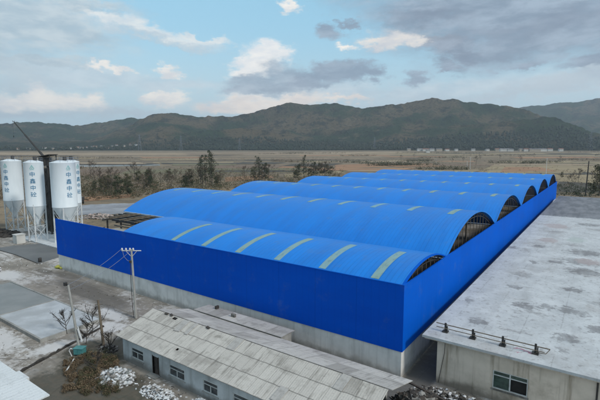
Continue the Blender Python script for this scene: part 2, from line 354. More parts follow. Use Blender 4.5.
def sheet(name, q, mat, off=None, wob=0.35, nx=60, ny=10):
    """ground sheet between four pixel-located ground corners (near-left, near-right, far-right, far-left), ragged edges"""
    nsheet[0] += 1
    off = 0.012+0.006*nsheet[0] if off is None else off
    A, B, C_, D = [atg(*a) for a in q]; P = []
    ph = [random.uniform(0, 9) for _ in range(6)]
    for i in range(ny+1):
        v = i/ny; row = []
        for j in range(nx+1):
            u = j/nx
            w = 0.0
            if i in (0, ny):
                k = 0 if i == 0 else 3
                w = wob/ny*(sin(u*17+ph[k])*.5+sin(u*41+ph[k+1])*.3+sin(u*7+ph[k+2])*.6)
            vv = v+w
            a = A.lerp(B, u); b = D.lerp(C_, u); pnt = a+(b-a)*vv
            row.append((pnt.x, pnt.y, float(gz(pnt.x, pnt.y))+off))
        P.append(row)
    return tag(MB().grid(P).build(name, mat), kind='structure')
sheet('field', [(-60, 159.5), (420, 157.5), (400, 151.6), (-80, 151.8)], M['tan_field'])
sheet('field', [(380, 158), (680, 157), (660, 152.5), (400, 152.8)], M['straw_field'])
sheet('field', [(-60, 163), (420, 160.2), (420, 158.4), (-60, 160.4)], M['dark_field'])
sheet('field', [(-60, 178), (110, 176), (130, 169), (-60, 171)], M['brown_field'])
sheet('field', [(120, 174), (360, 172), (340, 167), (130, 169.5)], M['green_field'])
sheet('river', [(-60, 169.2), (160, 165.6), (160, 164.2), (-60, 166.6)], M['water'], wob=.8)
sheet('river', [(185, 165.2), (300, 163.2), (300, 162.3), (185, 164.0)], M['water'], wob=.8)
sheet('field', [(335, 168.5), (480, 162.5), (470, 159.8), (335, 165.0)], M['orange_field'])
sheet('field', [(440, 166), (520, 164.5), (505, 161), (430, 162.5)], M['brown_field'])
sheet('field', [(470, 176), (680, 186), (640, 160), (500, 161.5)], M['straw_field'])
sheet('field', [(500, 172), (560, 172), (540, 167), (505, 167)], M['orange_field'])
sheet('field', [(545, 191), (680, 196), (680, 187), (560, 182)], M['dark_field'])
sheet('field', [(520, 166), (600, 164), (590, 162.6), (535, 163.4)], M['green_field'])
sheet('field', [(225, 182), (275, 178), (268, 175), (225, 177.5)], M['orange_field'])
sheet('field', [(345, 173), (395, 170.5), (392, 168.3), (350, 169.5)], M['brown_field'])
sheet('field', [(285, 178), (345, 173), (340, 171), (285, 174)], M['straw_field'])
sheet('field', [(90, 192), (160, 186), (150, 182), (95, 186)], M['brown_field'])
M['gravel_pale'] = field_mat('pale_gravel', (0.30, 0.32, 0.35), (0.22, 0.23, 0.25), 0.3, 9, .3, .12)
sheet('gravel_yard', [(66, 216), (140, 213.5), (137, 203), (66, 206)], M['gravel_pale'], None, .4)
sheet('track', [(70, 203), (130, 197.5), (134, 194), (70, 198.5)], M['orange_field'])

gp_ = np.random.default_rng(17)
for i in range(46):
    px_ = gp_.uniform(-40, 640); py_ = 153.5+gp_.random()**1.6*20
    if px_ < 330 and py_ > 171: continue
    w_ = gp_.uniform(16, 60); h_ = (py_-149.5)*gp_.uniform(.05, .16); k_ = gp_.uniform(-9, 9)
    sheet('field', [(px_-w_+k_, py_+h_*.6), (px_+w_+k_, py_+h_*gp_.uniform(.2, .7)), (px_+w_-k_, py_-h_*gp_.uniform(.3, .8)), (px_-w_-k_, py_-h_*.5)],
          M[['brown_field', 'orange_field', 'straw_field', 'dark_field', 'green_field', 'tan_field'][int(gp_.integers(6))]], None, .5)

# yard: concrete with white cement dust, damp earth and tyre-worn patches
m, t, p, co = newmat('yard_concrete'); M['yard'] = m
x = t.node('ShaderNodeSeparateXYZ', {0: co}); X, Y = x.outputs[0], x.outputs[1]
n = t.noise(co, 0.25, 8, 0.65); nf = t.noise(co, 1.1, 8, 0.72); nb = t.noise(co, 0.10, 6, 0.6)
c = t.mix(t.mr(n, 0.32, 0.68), (0.285, 0.26, 0.225), (0.175, 0.16, 0.135))
wh = t.mr(t.m('ADD', nb, t.m('MULTIPLY', t.m('SUBTRACT', nf, 0.5), 0.75)), 0.46, 0.62)
c = t.mix(t.m('MULTIPLY', wh, 0.85), c, (0.50, 0.49, 0.475))
tk = t.noise(t.map(co, (.06, 1.4, 1), (0, 0, 0), (0, 0, .25)), 1.0, 5, .6); c = t.mix(t.m('MULTIPLY', t.mr(tk, .52, .64), .55), c, (0.14, 0.125, 0.105))
cr_ = t.node('ShaderNodeTexVoronoi', {'Vector': co, 'Scale': .16}, feature='DISTANCE_TO_EDGE'); c = t.mix(t.m('MULTIPLY', t.mr(cr_.outputs['Distance'], .012, .0, 0, 1), .6), c, (0.08, 0.075, 0.065))
dk = t.blobs(X, Y, [(-56, -4.0, 11, 2.6, -.1), (-47, -4.6, 7, 2.2, -.1), (-66, -1.5, 5, 1.6), (-43, -9.2, 3, 1.0), (-73, -2.5, 3.5, 1.2)], nf, 1.3, 0.0, 0.4)
c = t.mix(t.m('MULTIPLY', dk, 0.8), c, (0.115, 0.105, 0.088))
br = t.blobs(X, Y, [(-29.5, -17, 4.2, 6, .2), (-27, -22, 7, 4), (-24, -17.5, 7, 3), (-31, -12.5, 3.4, 3), (-55, -19.6, 3.2, 0.9), (-20, -20, 9, 4), (-34, -15.5, 2.2, 3.4)], nf, 1.2, 0.0, 0.4)
earth = t.mix(t.mr(nf, 0.4, 0.6), (0.085, 0.072, 0.052), (0.048, 0.046, 0.030))
c = t.mix(t.m('MULTIPLY', br, 0.92), c, earth)
ws = t.blobs(X, Y, [(-41, -7.6, 4.5, 1.5, -.05), (-37.5, -10.0, 3.0, 2.0), (-46, -20.5, 8, 2.6), (-37.5, -17.5, 1.6, 3.0), (-60, -21, 9, 3), (-76, -8, 6, 3)], nf, 1.5, 0.0, 0.5)
c = t.mix(t.m('MULTIPLY', ws, 0.85), c, (0.56, 0.56, 0.555))
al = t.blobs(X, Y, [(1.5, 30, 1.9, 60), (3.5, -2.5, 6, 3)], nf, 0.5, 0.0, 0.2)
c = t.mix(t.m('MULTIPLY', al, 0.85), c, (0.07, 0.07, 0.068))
t.set(p.inputs['Base Color'], c); p.inputs['Roughness'].default_value = 0.88
bump(t, p, t.m('ADD', nf, t.m('MULTIPLY', n, 2)), 0.45, 0.08)
mb = MB(); mb.grid([[(x_, y_, 0.006) for x_ in np.linspace(-128, 40, 34)] for y_ in np.linspace(-42, 24, 14)]); mb.grid([[(x_, y_, 0.006) for x_ in np.linspace(-74, 40, 24)] for y_ in np.linspace(24, 176, 30)]); tag(mb.build('yard', M['yard']), kind='structure')
M['asphalt'] = simple('wet_asphalt', (0.105, 0.11, 0.112), (0.14, 0.145, 0.145), 0.15, 0.6, 0.2, 3)
mb = MB(); pts = [at(*q, 0.03) for q in [(-40, 256), (0, 250.5), (16, 255), (38, 263.5), (44, 262), (58, 257.5)]] + [Vector((-73.5, 10, .03)), Vector((-97, 13, .03)), at(14, 245.5, .03), at(-2, 248, .03), at(-40, 252, .03)]
mb.add(pts, [tuple(range(len(pts)))]); tag(mb.build('asphalt_apron', M['asphalt']), kind='structure')
mb = MB(); pts = [at(*q, 0.0) for q in [(-40, 256), (0, 250.5), (16, 255), (38, 263.5)]]
for a, b in zip(pts, pts[1:]):
    d = (b-a).normalized(); nn = Vector((d.y, -d.x, 0))*0.18
    mb.hexa([a, b, b+nn, a+nn], [v+Vector((0, 0, .12)) for v in (a, b, b+nn, a+nn)])
tag(mb.build('kerb', M['dark_steel']), kind='structure')
mb = MB().box(-112, -88, 8.5, 22, 0.0, 0.18); tag(mb.build('silo_pad', M['white_paint']), kind='structure')

# ------------------------------------------------------------------ hills
def vnoise(x, y, seed=0):
    xi = np.floor(x).astype(np.int64); yi = np.floor(y).astype(np.int64); fx = x-xi; fy = y-yi
    def h(a, b):
        k = (a*374761393 + b*668265263 + seed*982451653) & 0x7fffffff
        k = ((k ^ (k >> 13))*1274126177) & 0x7fffffff
        return ((k ^ (k >> 16)) & 0xffff)/65535.0
    u = fx*fx*(3-2*fx); v = fy*fy*(3-2*fy)
    return (h(xi, yi)*(1-u)+h(xi+1, yi)*u)*(1-v)+(h(xi, yi+1)*(1-u)+h(xi+1, yi+1)*u)*v
def fbm(x, y, o=5, seed=0, ridged=False):
    a = 0.5; s = 0; tot = 0
    for i in range(o):
        v = vnoise(x, y, seed+i*17)
        if ridged: v = 1-np.abs(2*v-1)
        s = s+a*v; tot += a; a *= 0.5; x = x*2.03+3.1; y = y*2.03+1.7
    return s/tot
RIDGES = [   # crest range, foot range, silhouette (pixel column, row)
    (3700, 2500, [(-200, 130), (-60, 126), (0, 125), (20, 123), (33, 122.3), (55, 124), (77, 125.5), (97, 123.5), (133, 118), (143, 119), (160, 118), (220, 122), (300, 130), (420, 140)]),
    (2900, 2050, [(60, 147), (100, 138), (130, 127), (150, 117), (160, 114), (173, 113.2), (200, 116.6), (233, 115.8), (250, 113.5), (277, 105), (290, 102), (300, 104.2), (333, 103.2), (343, 104.2), (360, 109), (377, 106), (400, 103.4), (417, 100), (430, 96.7), (437, 98.7), (450, 98.2), (467, 101.7), (487, 104), (513, 108.5), (545, 118), (580, 132), (620, 143)]),
    (5200, 3300, [(430, 130), (480, 115), (517, 107.7), (540, 105), (567, 101.5), (587, 96.7), (600, 95.5), (640, 92), (700, 97), (800, 110)]),
    (2450, 1950, [(330, 147), (380, 140), (420, 131), (460, 124.5), (500, 122), (530, 118.5), (550, 118), (573, 126), (587, 132), (610, 137), (660, 135), (720, 140)]),
    (2400, 1950, [(60, 148), (110, 146), (150, 142), (200, 131), (240, 127), (262, 129), (290, 136), (330, 143), (360, 147)]),
    (2700, 2100, [(-200, 144), (-60, 143), (0, 142), (60, 141), (100, 142), (150, 145), (180, 148)]),
]
NAZ, NR = 760, 170
az = np.linspace(radians(-52), radians(52), NAZ); rr = np.concatenate([np.linspace(1900, 3800, 120), np.linspace(3850, 6600, NR-120)])
A2, R2 = np.meshgrid(az, rr)
GX = CAM.x+R2*(FWD.x*np.cos(A2)+RGT.x*np.sin(A2)); GY = CAM.y+R2*(FWD.y*np.cos(A2)+RGT.y*np.sin(A2))
Hh = np.full(A2.shape, -3.0)
pxcol = 300+F*np.tan(A2)
gul = fbm(GX/260, GY/260, 5, 3, True); gulb = fbm(GX/520, GY/520, 3, 13, True); gul2 = fbm(GX/90, GY/90, 4, 9, True); wob = fbm(GX/700, GY/700, 3, 21)
for k, (rc, rf, prof) in enumerate(RIDGES):
    xs = np.array([q[0] for q in prof]); ys = np.array([q[1] for q in prof])
    row = np.interp(pxcol[0], xs, ys, left=149, right=149)
    b = -(row-200)/F; c_, s_ = cos(PITCH), sin(PITCH)
    el = (-s_+b*c_)/np.sqrt((c_+b*s_)**2+((pxcol[0]-300)/F)**2)          # tan(elevation)
    top = 24+rc*el-18
    small = (fbm(pxcol[0]/7, pxcol[0]*0+k, 4, 40+k)-0.5)*rc*0.0062
    top = np.maximum(top+small*np.clip(top/60, 0, 1), -3)[None, :]
    ramp = np.clip((R2-rf-(wob-0.5)*350*(R2 < rc))/(rc-rf), 0, 1)
    back = np.clip((R2-rc)/(rc*0.32), 0, 1)
    shp = np.where(R2 <= rc, ramp**1.15, 1-back*back*(3-2*back))
    carve = np.where(R2 <= rc, (1-ramp)**0.6*np.clip(ramp*4, 0, 1), np.clip(back*4, 0, 1)*(1-back))
    h = top*shp*(1-carve*(0.62*(1-gulb)+0.55*(1-gul)+0.30*(1-gul2)))
    h = np.where(top < 2, -3, h)
    Hh = np.maximum(Hh, h)
rough = (fbm(GX/14, GY/14, 2, 77)-0.5)*7*np.clip(Hh/20, 0, 1)
GZ = Hh+rough+np.vectorize(lambda r: 18*min(1, max(0, (r-700)/1500))**2*(3-2*min(1, max(0, (r-700)/1500))))(R2)
V = np.stack([GX, GY, GZ], -1).reshape(-1, 3)
ii, jj = np.meshgrid(np.arange(NR-1), np.arange(NAZ-1), indexing='ij'); q0 = (ii*NAZ+jj).ravel()
Fq = np.stack([q0, q0+1, q0+NAZ+1, q0+NAZ], -1)
m, t, p, co = newmat('wooded_hills'); M['hills'] = m
n = t.noise(co, 0.0035, 8, 0.62); n2 = t.noise(co, 0.014, 9, 0.72); n3 = t.noise(co, 0.07, 5, 0.75)
Zs = t.node('ShaderNodeSeparateXYZ', {0: co}).outputs[2]
c = t.mix(t.mr(n, 0.45, 0.55), (0.050, 0.080, 0.040), (0.170, 0.138, 0.082))
c = t.mix(t.m('MULTIPLY', t.mr(n2, 0.50, 0.58), 0.75), c, (0.018, 0.034, 0.025))
c = t.mix(t.m('MULTIPLY', t.mr(t.noise(t.map(co, (1, 1, 1), (900, 30, 0)), 0.006, 7, 0.66), 0.57, 0.66), 0.6), c, (0.22, 0.175, 0.115))
low = t.mr(t.m('ADD', Zs, t.m('MULTIPLY', t.m('SUBTRACT', n, 0.5), 160)), 35, 75, 1, 0)
c = t.mix(t.m('MULTIPLY', low, 0.8), c, t.mix(t.mr(n2, 0.4, 0.6), (0.028, 0.043, 0.028), (0.052, 0.062, 0.036)))
c = t.mix(t.m('MULTIPLY', t.mr(n3, 0.5, 0.65), 0.65), c, (0.009, 0.014, 0.010))
t.set(p.inputs['Base Color'], c); p.inputs['Roughness'].default_value = 1.0; p.inputs['Specular IOR Level'].default_value = 0.1
bump(t, p, t.m('ADD', n3, t.m('MULTIPLY', n2, 2.0)), 1.0, 25)
tag(npmesh('hills', V, Fq, M['hills'], smooth=True), kind='structure')
def hill_z(x, y):
    d = Vector((x-CAM.x, y-CAM.y, 0)); a = math.atan2(d.dot(RGT), d.dot(FWD)); r = d.length
    j = int(np.clip(np.searchsorted(az, a), 0, NAZ-1)); i = int(np.clip(np.searchsorted(rr, r), 0, NR-1))
    return max(float(GZ[i, j]), float(gz(x, y)))

# ------------------------------------------------------------------ the blue-roofed hall
ZT = 10.12; ZB = 3.0; LX = -72.6; LY = 170.6; LV1 = -50.0
hall = empty('warehouse', (0, 0, 0), 0, 'huge blue sheet-metal hall with a row of barrel-vaulted roofs and pale plaster base', 'warehouse')
def arc(y0, y1, zf, rise, n=28):
    hw = (y1-y0)/2; R = (hw*hw+rise*rise)/(2*rise); zc = zf+rise-R; th = math.asin(hw/R)
    return [(( y0+y1)/2+R*sin(-th+2*th*i/n), zc+R*cos(-th+2*th*i/n), -th+2*th*i/n) for i in range(n+1)]
def shell(mb, prof, xs, th):
    for off, flip in ((0, False), (-th, True)):
        P = [[(x, y+off*sin(a), z+off*cos(a)) for (y, z, a) in prof] for x in xs]
        if not flip: P = P[::-1]
        mb.grid(P[::-1] if False else P, True)
    for x in (xs[0], xs[-1]):
        mb.grid([[(x, y, z) for y, z, a in prof], [(x, y-th*sin(a), z-th*cos(a)) for y, z, a in prof]], False)
    for k in (0, -1):
        y, z, a = prof[k]
        mb.grid([[(x, y, z) for x in xs], [(x, y-th*sin(a), z-th*cos(a)) for x in xs]], False)
# walls
mb = MB(); W = 0.3
mb.box(LX+.15, -.15, .15, .15+W, 0, ZB+.2); mb.box(-.15-W, -.15, .15+W, LY-.15, 0, ZB+.2)
mb.box(LX+.15, LX+.15+W, .15+W, LY-.15, 0, 1.1); mb.box(LX+.15+W, -.15-W, LY-.15-W, LY-.15, 0, ZB+.2)
mb.build('base_wall', M['base_plaster'], hall)
MB().box(LX, 0, 0, .12, ZB, ZT).build('wall_panel', M['wall_blue'], hall)
MB().box(-.12, 0, .122, LY, ZB, ZT).build('wall_panel', M['side_blue'], hall)
MB().box(LX, -.122, LY-.12, LY, ZB, ZT-.003).build('wall_panel', M['wall_blue'], hall)
MB().box(LX-.02, .03, -.03, .15, ZT+.002, ZT+.06).box(-.15, .03, .152, LY, ZT+.002, ZT+.06).build('coping', M['side_blue'], hall)
# vaults
FEET = [0.25, 15.4]+[15.4+31.0*k for k in range(1, 6)]
vaults = [(0.25, 15.2, 9.97, 1.5, LV1, -0.35)]+[(FEET[k]+.15, FEET[k+1]-.15, 9.75, 4.15, LX-(1.0 if k < 3 else 0), -0.5) for k in range(1, 6)]
vaults = [tuple(v) for v in vaults]
for k, (y0, y1, zf, rise, x0, x1) in enumerate(vaults):
    prof = arc(y0, y1, zf, rise, 16 if k == 0 else 32)
    mb = MB(); shell(mb, prof, list(np.linspace(x0, x1, 25)), 0.10)
    rv = mb.build('roof_vault', M['roof_blue'], hall)
    # fibreglass rooflight strips lie across the vault
    for j in range(11):
        xa = -3.1-6.72*j
        if xa-1.3 < x0+1.5 or (k == 0 and j > 5): continue
        pr = arc(y0, y1, zf+.025, rise, 40)
        lim = (0.6, 8.6) if k == 0 else ((y0+y1)/2-4.0, (y0+y1)/2+4.0)
        seg = [q for q in pr if lim[0] <= q[0] <= lim[1]]
        if len(seg) < 3: continue
        mb = MB(); shell(mb, seg, [xa-.95, xa-.6, xa-.3, xa], 0.02); mb.build('skylight', M['skylight'], rv)
    # edge trim and open truss at the right-hand end
    mb = MB(); shell(mb, [(y, z+.03, a) for y, z, a in prof], [x1-.05, x1+.18], 0.16); mb.build('edge_trim', M['roof_blue'] if k else M['side_blue'], rv)
    pr2 = arc(y0+.3, y1-.3, zf-.1, rise-.25, 24)
    tr = MB(); tr.tube([(x1-.35, y, z) for y, z, a in pr2], 0.07, 6)
    pr3 = arc(y0+.3, y1-.3, zf-.65, rise-.25, 24); tr.tube([(x1-.35, y, z) for y, z, a in pr3], 0.06, 6)
    for i in range(0, 24): tr.tube([(x1-.35, pr2[i][0], pr2[i][1]), (x1-.35, pr3[i+1][0], pr3[i+1][1])], 0.03, 4, False)
    o = tr.build('arch_truss', M['dark_steel'], hall)
    st = MB(); step = 1.5 if k == 0 else 2.2
    y = y0+1.2
    while y < y1-.8:
        zz = np.interp(y, [q[0] for q in pr2], [q[1] for q in pr2])
        st.box(x1-.50, x1-.42, y-.05, y+.05, ZB+.3, float(zz)); y += step
    st.build('gable_stud', M['rust_steel'], o)
    # trusses further inside keep the depth of the hall legible through the open ends
    ins = MB()
    for xi in np.arange(x1-6, x0+2, -6.7):
        ins.tube([(xi, y, z-.25) for y, z, a in pr2[::2]], 0.08, 5); ins.tube([(xi, y0+.3, zf-.3), (xi, y1-.3, zf-.3)], 0.06, 5)
    ins.build('inner_trusses', M['dark_steel'], hall)
# valley gutters
for k in range(1, 6):
    yv = FEET[k]
    MB().box(LX+.2, -.3, yv-.22, yv+.22, 9.42, 9.62).build('gutter', M['gutter'], hall)
# columns below the gutters
for k in range(1, 6):
    for xi in np.arange(-66, -2, 13.2):
        MB().box(xi-.15, xi+.15, FEET[k]-.15, FEET[k]+.15, 0, 9.41).build('column', M['dark_steel'], hall)
# the unroofed bay at the left end: bare purlins and columns
MB().box(LX+.2, LV1, 14.9, 15.17, 9.66, 9.86).build('eaves_beam', M['gutter'], hall)
for yy, xa, xb in ((8.2, -66, -58), (9.8, -69.8, -54), (11.4, -70.5, LV1-.2), (12.8, -71, LV1-.2), (14.0, -71, LV1-.2)):
    MB().box(xa, xb, yy-.2, yy+.2, 9.3, 9.75).build('purlin', M['dark_steel'], hall)
for yy in (6.6, 5.0):
    MB().box(-60, LV1-.2, yy-.1, yy+.1, 9.3, 9.55).build('purlin', M['rust_steel'], hall)
for xx in (-67.6, -66, -62.6, -61, -57.6, -56, -52.6):
    MB().box(xx-.07, xx+.07, 7.6, 14.88, 9.76, 9.9).build('rafter', M['rust_steel'], hall)
for xx in (-69.3, -64.3, -59.3, -54.3):
    MB().box(xx-.11, xx+.11, 7.9, 14.88, 9.0, 9.29).build('rafter', M['dark_steel'], hall)
for xx, yy in ((-62.0, 4), (-56.5, 5.5), (-69.3, 9), (-64.3, 9), (-54.3, 9), (-59.3, 13)):
    MB().box(xx-.13, xx+.13, yy-.13, yy+.13, 0, 8.99).build('column', M['dark_steel'], hall)
MB().box(LV1-8.5, LV1-.3, 1.0, 4.6, 9.05, 9.13).build('roof_deck', M['concrete'], hall)

# ------------------------------------------------------------------ long flat-roofed building on the right
rb = empty('flat_roofed_building', (3.1, 1.6, 0), 0, 'long single-storey beige building with worn whitewashed flat roof beside the blue hall', 'building')
def L(o, mb, name, m, parent=None, **k):
    """build in world coordinates, parent to an unrotated root or part"""
    r = o.location
    mb.v = [(a-r.x, b-r.y, c-r.z) for a, b, c in mb.v]
    return mb.build(name, m, parent or o, **k)
X1, Y1 = 46.0, 159.5
mb = MB()
wx0, wx1, wz0, wz1 = 8.45, 11.45, 1.25, 3.05
mb.box(3.1, wx0, 1.6, 1.9, 0, 4.72); mb.box(wx1, X1, 1.6, 1.9, 0, 4.72); mb.box(wx0, wx1, 1.6, 1.9, 0, wz0); mb.box(wx0, wx1, 1.6, 1.9, wz1, 4.72)
mb.box(3.1, 3.4, 1.9, Y1, 0, 4.72); mb.box(X1-.3, X1, 1.9, Y1, 0, 4.72); mb.box(3.4, X1-.3, Y1-.3, Y1, 0, 4.72)
L(rb, mb, 'wall', M['beige_plaster'])
rroot = MB().box(1.75, X1+.8, 0.85, Y1+.6, 4.86, 5.10).build('roof_slab', M['whitewash'], rb); rroot.matrix_parent_inverse = rb.matrix_basis.inverted()
rroot.matrix_parent_inverse = Matrix.Translation(-rb.location)
mb = MB().box(1.95, X1+.6, 1.0, Y1+.5, 4.72, 4.857); L(rb, mb, 'eaves_soffit', M['beige_plaster'])
wroot = MB()
for a, b, c_, d in ((wx0, wx0+.09, wz0, wz1), (wx1-.09, wx1, wz0, wz1), ((wx0+wx1)/2-.06, (wx0+wx1)/2+.06, wz0+.09, wz1-.09), (wx0+.09, wx1-.09, wz1-.09, wz1), (wx0+.09, wx1-.09, wz0, wz0+.09), (wx0+.09, (wx0+wx1)/2-.06, 2.55, 2.64), ((wx0+wx1)/2+.06, wx1-.09, 2.55, 2.64)):
    wroot.box(a, b, 1.63, 1.75, c_, d)
wf = L(rb, wroot, 'window', M['frame_white']); wf.parent = rb
mid = (wx0+wx1)/2
for a, b, c_, d, mm in ((wx0+.09, mid-.06, 1.34, 2.55, 'glass_green'), (wx0+.09, mid-.06, 2.64, 2.96, 'glass_green'), (mid+.06, wx1-.09, 2.64, 2.96, 'glass_green')):
    L(rb, MB().box(a, b, 1.69, 1.70, c_, d), 'pane', M[mm], wf)
L(rb, MB().box(mid+.06, wx1-.09, 1.86, 1.88, 1.34, 2.55), 'shade_panel', M['shade_black'], wf)  # black panel stands in for the unlit room behind the open sash
L(rb, MB().box(wx0-.12, wx1+.12, 1.45, 1.63, wz0-.12, wz0-.02), 'sill', M['rubble'], wf)
L(rb, MB().tube([(16.6, 1.5, 0), (16.6, 1.5, 4.7)], 0.07, 8), 'downpipe', M['dark_steel'])
L(rb, MB().tube([(3.9, 1.55, 4.7), (3.85, 1.56, 3.4), (3.6, 1.56, 1.8), (3.35, 1.57, .1)], 0.022, 5), 'hanging_cable', M['black_rubber'])
# fallen pipe rail on the roof edge
ra = Vector((2.7, 2.95, 0)); rbv = Vector((13.2, 3.0, 0))
rail = empty('pipe_rail', (2.7, 2.95, 5.1), 0, 'rusty double pipe rail on four short posts along the front edge of the whitewashed roof', 'railing')
L(rail, MB().tube([(2.5, 2.95, 5.85), (7.5, 3.0, 5.80), (12.9, 2.95, 5.78)], 0.05, 6), 'upper_pipe', M['rust_steel'])
L(rail, MB().tube([(2.6, 2.7, 5.55), (7.5, 2.72, 5.50), (12.5, 2.7, 5.48)], 0.04, 6), 'lower_pipe', M['rust_steel'])
for xx in (3.5, 6.2, 8.95, 11.75):
    L(rail, MB().box(xx-.09, xx+.09, 2.75, 2.93, 5.10, 6.05).box(xx-.28, xx+.28, 2.55, 3.15, 5.10, 5.22).box(xx+.12, xx+.22, 2.75, 2.90, 5.2, 5.75), 'post', M['dark_steel'])
L(rail, MB().tube([(11.8, 2.7, 5.3), (12.6, 2.75, 5.35), (12.9, 2.95, 5.78)], 0.035, 6), 'brace', M['rust_steel'])

# ------------------------------------------------------------------ old row house in front
hs = empty('row_house', (-27.7, -14.2, 0), 0, 'old row house with grey cement-sheet roof and broken ridge in front of the hall', 'house')
ex0, ex1 = -28.2, 2.7; ey, ry, by = -14.75, -9.62, -4.7; ez, rz_, bz = 2.95, 4.55, 3.05
wins = [(-26.1, -23.9, 'glass_dark'), (-19.5, -17.1, 'glass_dark'), (-14.4, -12.4, 'glass_dark'), (-10.4, -8.2, 'glass_dark'), (-4.6, -2.4, 'glass_dark')]
door = (-22.2, -21.25)
mb = MB(); cuts = sorted([(a, b, .75, 1.95) for a, b, _ in wins]+[(door[0], door[1], 0, 2.05)]); xx = -27.7
for a, b, z0, z1 in cuts:
    mb.box(xx, a, -14.2, -13.9, 0, 2.9)
    if z0 > 0: mb.box(a, b, -14.2, -13.9, 0, z0)
    mb.box(a, b, -14.2, -13.9, z1, 2.9); xx = b
mb.box(xx, 2.2, -14.2, -13.9, 0, 2.9)
for x0, x1 in ((-27.7, -27.4),):
    n0 = len(mb.v); pts = [(-13.9, 0), (-5.0, 0), (-5.0, 2.9), (ry, 4.4), (-13.9, 3.05)]
    mb.add([(x0, y, z) for y, z in pts]+[(x1, y, z) for y, z in pts], [(0, 1, 2, 3, 4), (9, 8, 7, 6, 5)]+[(i, (i+1) % 5+0 if False else (i+1) % 5, (i+1) % 5+5, i+5) for i in range(5)])
mb.box(-27.4, 0.6, -5.3, -5.0, 0, 2.9)
L(hs, mb, 'wall', M['pale_plaster'])
def slope_slab(root, name, m, x0, x1, y0, z0, y1, z1, th, holes=()):
    """a roof slope as its own object: local X along the eave, local Y up the slope"""
    ln = sqrt((y1-y0)**2+(z1-z0)**2); mb = MB(); W_ = x1-x0
    xs = sorted({0.0, W_, *[h[0] for h in holes], *[h[1] for h in holes]}); ys = sorted({0.0, ln, *[h[2] for h in holes], *[h[3] for h in holes]})
    for i in range(len(xs)-1):
        for j in range(len(ys)-1):
            cx, cy = (xs[i]+xs[i+1])/2, (ys[j]+ys[j+1])/2
            if any(h[0] < cx < h[1] and h[2] < cy < h[3] for h in holes): continue
            mb.box(xs[i], xs[i+1], ys[j], ys[j+1], -th, 0)
    o = mb.build(name, m, root); o.location = Vector((x0, y0, z0))-root.location; o.rotation_euler = (math.atan2(z1-z0, y1-y0), 0, 0); return o
r1 = slope_slab(hs, 'roof_slope', M['sheet_grey'], ex0, ex1, ey, ez, ry-.10, rz_, 0.05, [(4.2, 4.9, 4.75, 5.15), (9.0, 9.35, 1.2, 1.5)])
r2 = slope_slab(hs, 'roof_slope', M['sheet_back'], ex0+.5, ex1+.2, ry+.22, rz_-.12, by, bz, 0.05)
# loose sheets lying on the front slope, a few of them slipped
for (u, v, w, h_, tw) in ((6.2, 3.3, .9, 1.9, .10), (7.9, 3.35, .5, 1.9, .06), (22.3, .3, .9, 1.6, -.05), (14.2, 3.5, 1.0, 1.75, .03), (26.6, 3.5, .9, 1.8, -.04)):
    o = MB().box(0, w, 0, h_, .02, .06).build('slipped_sheet', M['sheet_back'], r1); o.location = (u, v, 0); o.rotation_euler = (0, 0, tw)
for (u, v) in ((2.6, 5.0), (3.4, 5.15), (9.6, 5.1)):
    o = MB().box(0, .5, 0, .28, .03, .12).build('loose_brick', M['rubble_dark'], r1); o.location = (u, v, 0); o.rotation_euler = (0, 0, random.uniform(-.6, .6))
L(hs, MB().box(-27.0, 2.0, ry-.30, ry+.42, 4.22, 4.34), 'ridge_purlin', M['rubble_dark'])
for i, (a, b, g) in enumerate(wins):
    fm = MB()
    for q in ((a, a+.08, .75, 1.95), (b-.08, b, .75, 1.95), (a+.08, b-.08, 1.87, 1.95), (a+.08, b-.08, .75, .83), (a+.08, b-.08, 1.5, 1.56), ((a+b)/2-.04, (a+b)/2+.04, .83, 1.5)):
        fm.box(q[0], q[1], -14.17, -14.05, q[2], q[3])
    w = L(hs, fm, 'window', M['frame_white'])
    L(hs, MB().box(a+.08, b-.08, -14.10, -14.09, .83, 1.87), 'pane', M[g], w)
    L(hs, MB().box(a-.1, b+.1, -14.30, -14.17, .66, .745), 'sill', M['concrete'], w)
d = L(hs, MB().box(door[0], door[1]-.35, -14.05, -14.0, 0, 2.05), 'door', M['wood_old'])
L(hs, MB().box(door[1]-.35, door[1], -13.95, -13.92, 0, 2.05), 'shade_panel', M['shade_black'], d)  # black panel fills the doorway gap, painting the shade inside
L(hs, MB().box(door[0]-.08, door[0], -14.24, -14.0, 0, 2.13).box(door[1], door[1]+.08, -14.24, -14.0, 0, 2.13), 'door_frame', M['wood_old'], d)
L(hs, MB().box(door[0]-.3, door[1]+.3, -14.9, -14.25, 0, .12), 'door_step', M['concrete'])
# lean-to behind
lt = empty('lean_to', (-26.5, -4.4, 0), 0, 'low grey sheet-roofed lean-to squeezed between the row house and the hall', 'shed')
L(lt, MB().box(-26.3, -12.5, -4.3, -2.4, 0, 2.95), 'wall', M['concrete'])
slope_slab(lt, 'roof', M['sheet_back'], -26.6, -12.2, -4.75, 3.22, -2.1, 3.05, .06)
L(lt, MB().box(-21, -20.4, -3.6, -3.3, 3.15, 3.55), 'brick', M['rubble'])
L(lt, MB().box(-24.6, -24.3, -2.9, -2.4, 3.12, 3.5), 'brick', M['rubble_dark'])
# white roofed shed bottom-left
bl = empty('white_roofed_shed', (-60, -31, 0), 0, 'low shed with smooth white sheet roof in the near left corner', 'shed')
L(bl, MB().box(-60, -22.2, -31.0, -25.2, 0, 2.88), 'wall', M['concrete'])
o = MB().box(0, 38.4, 0, 6.5, 0, .12).build('roof', M['sheet_white'], bl); o.location = (-.2, -.3, 2.88); o.rotation_euler = (0, 0, 0)
L(bl, MB().box(-29.0, -26.9, -24.75, -24.3, 0, 2.7), 'side_post', M['white_paint'])
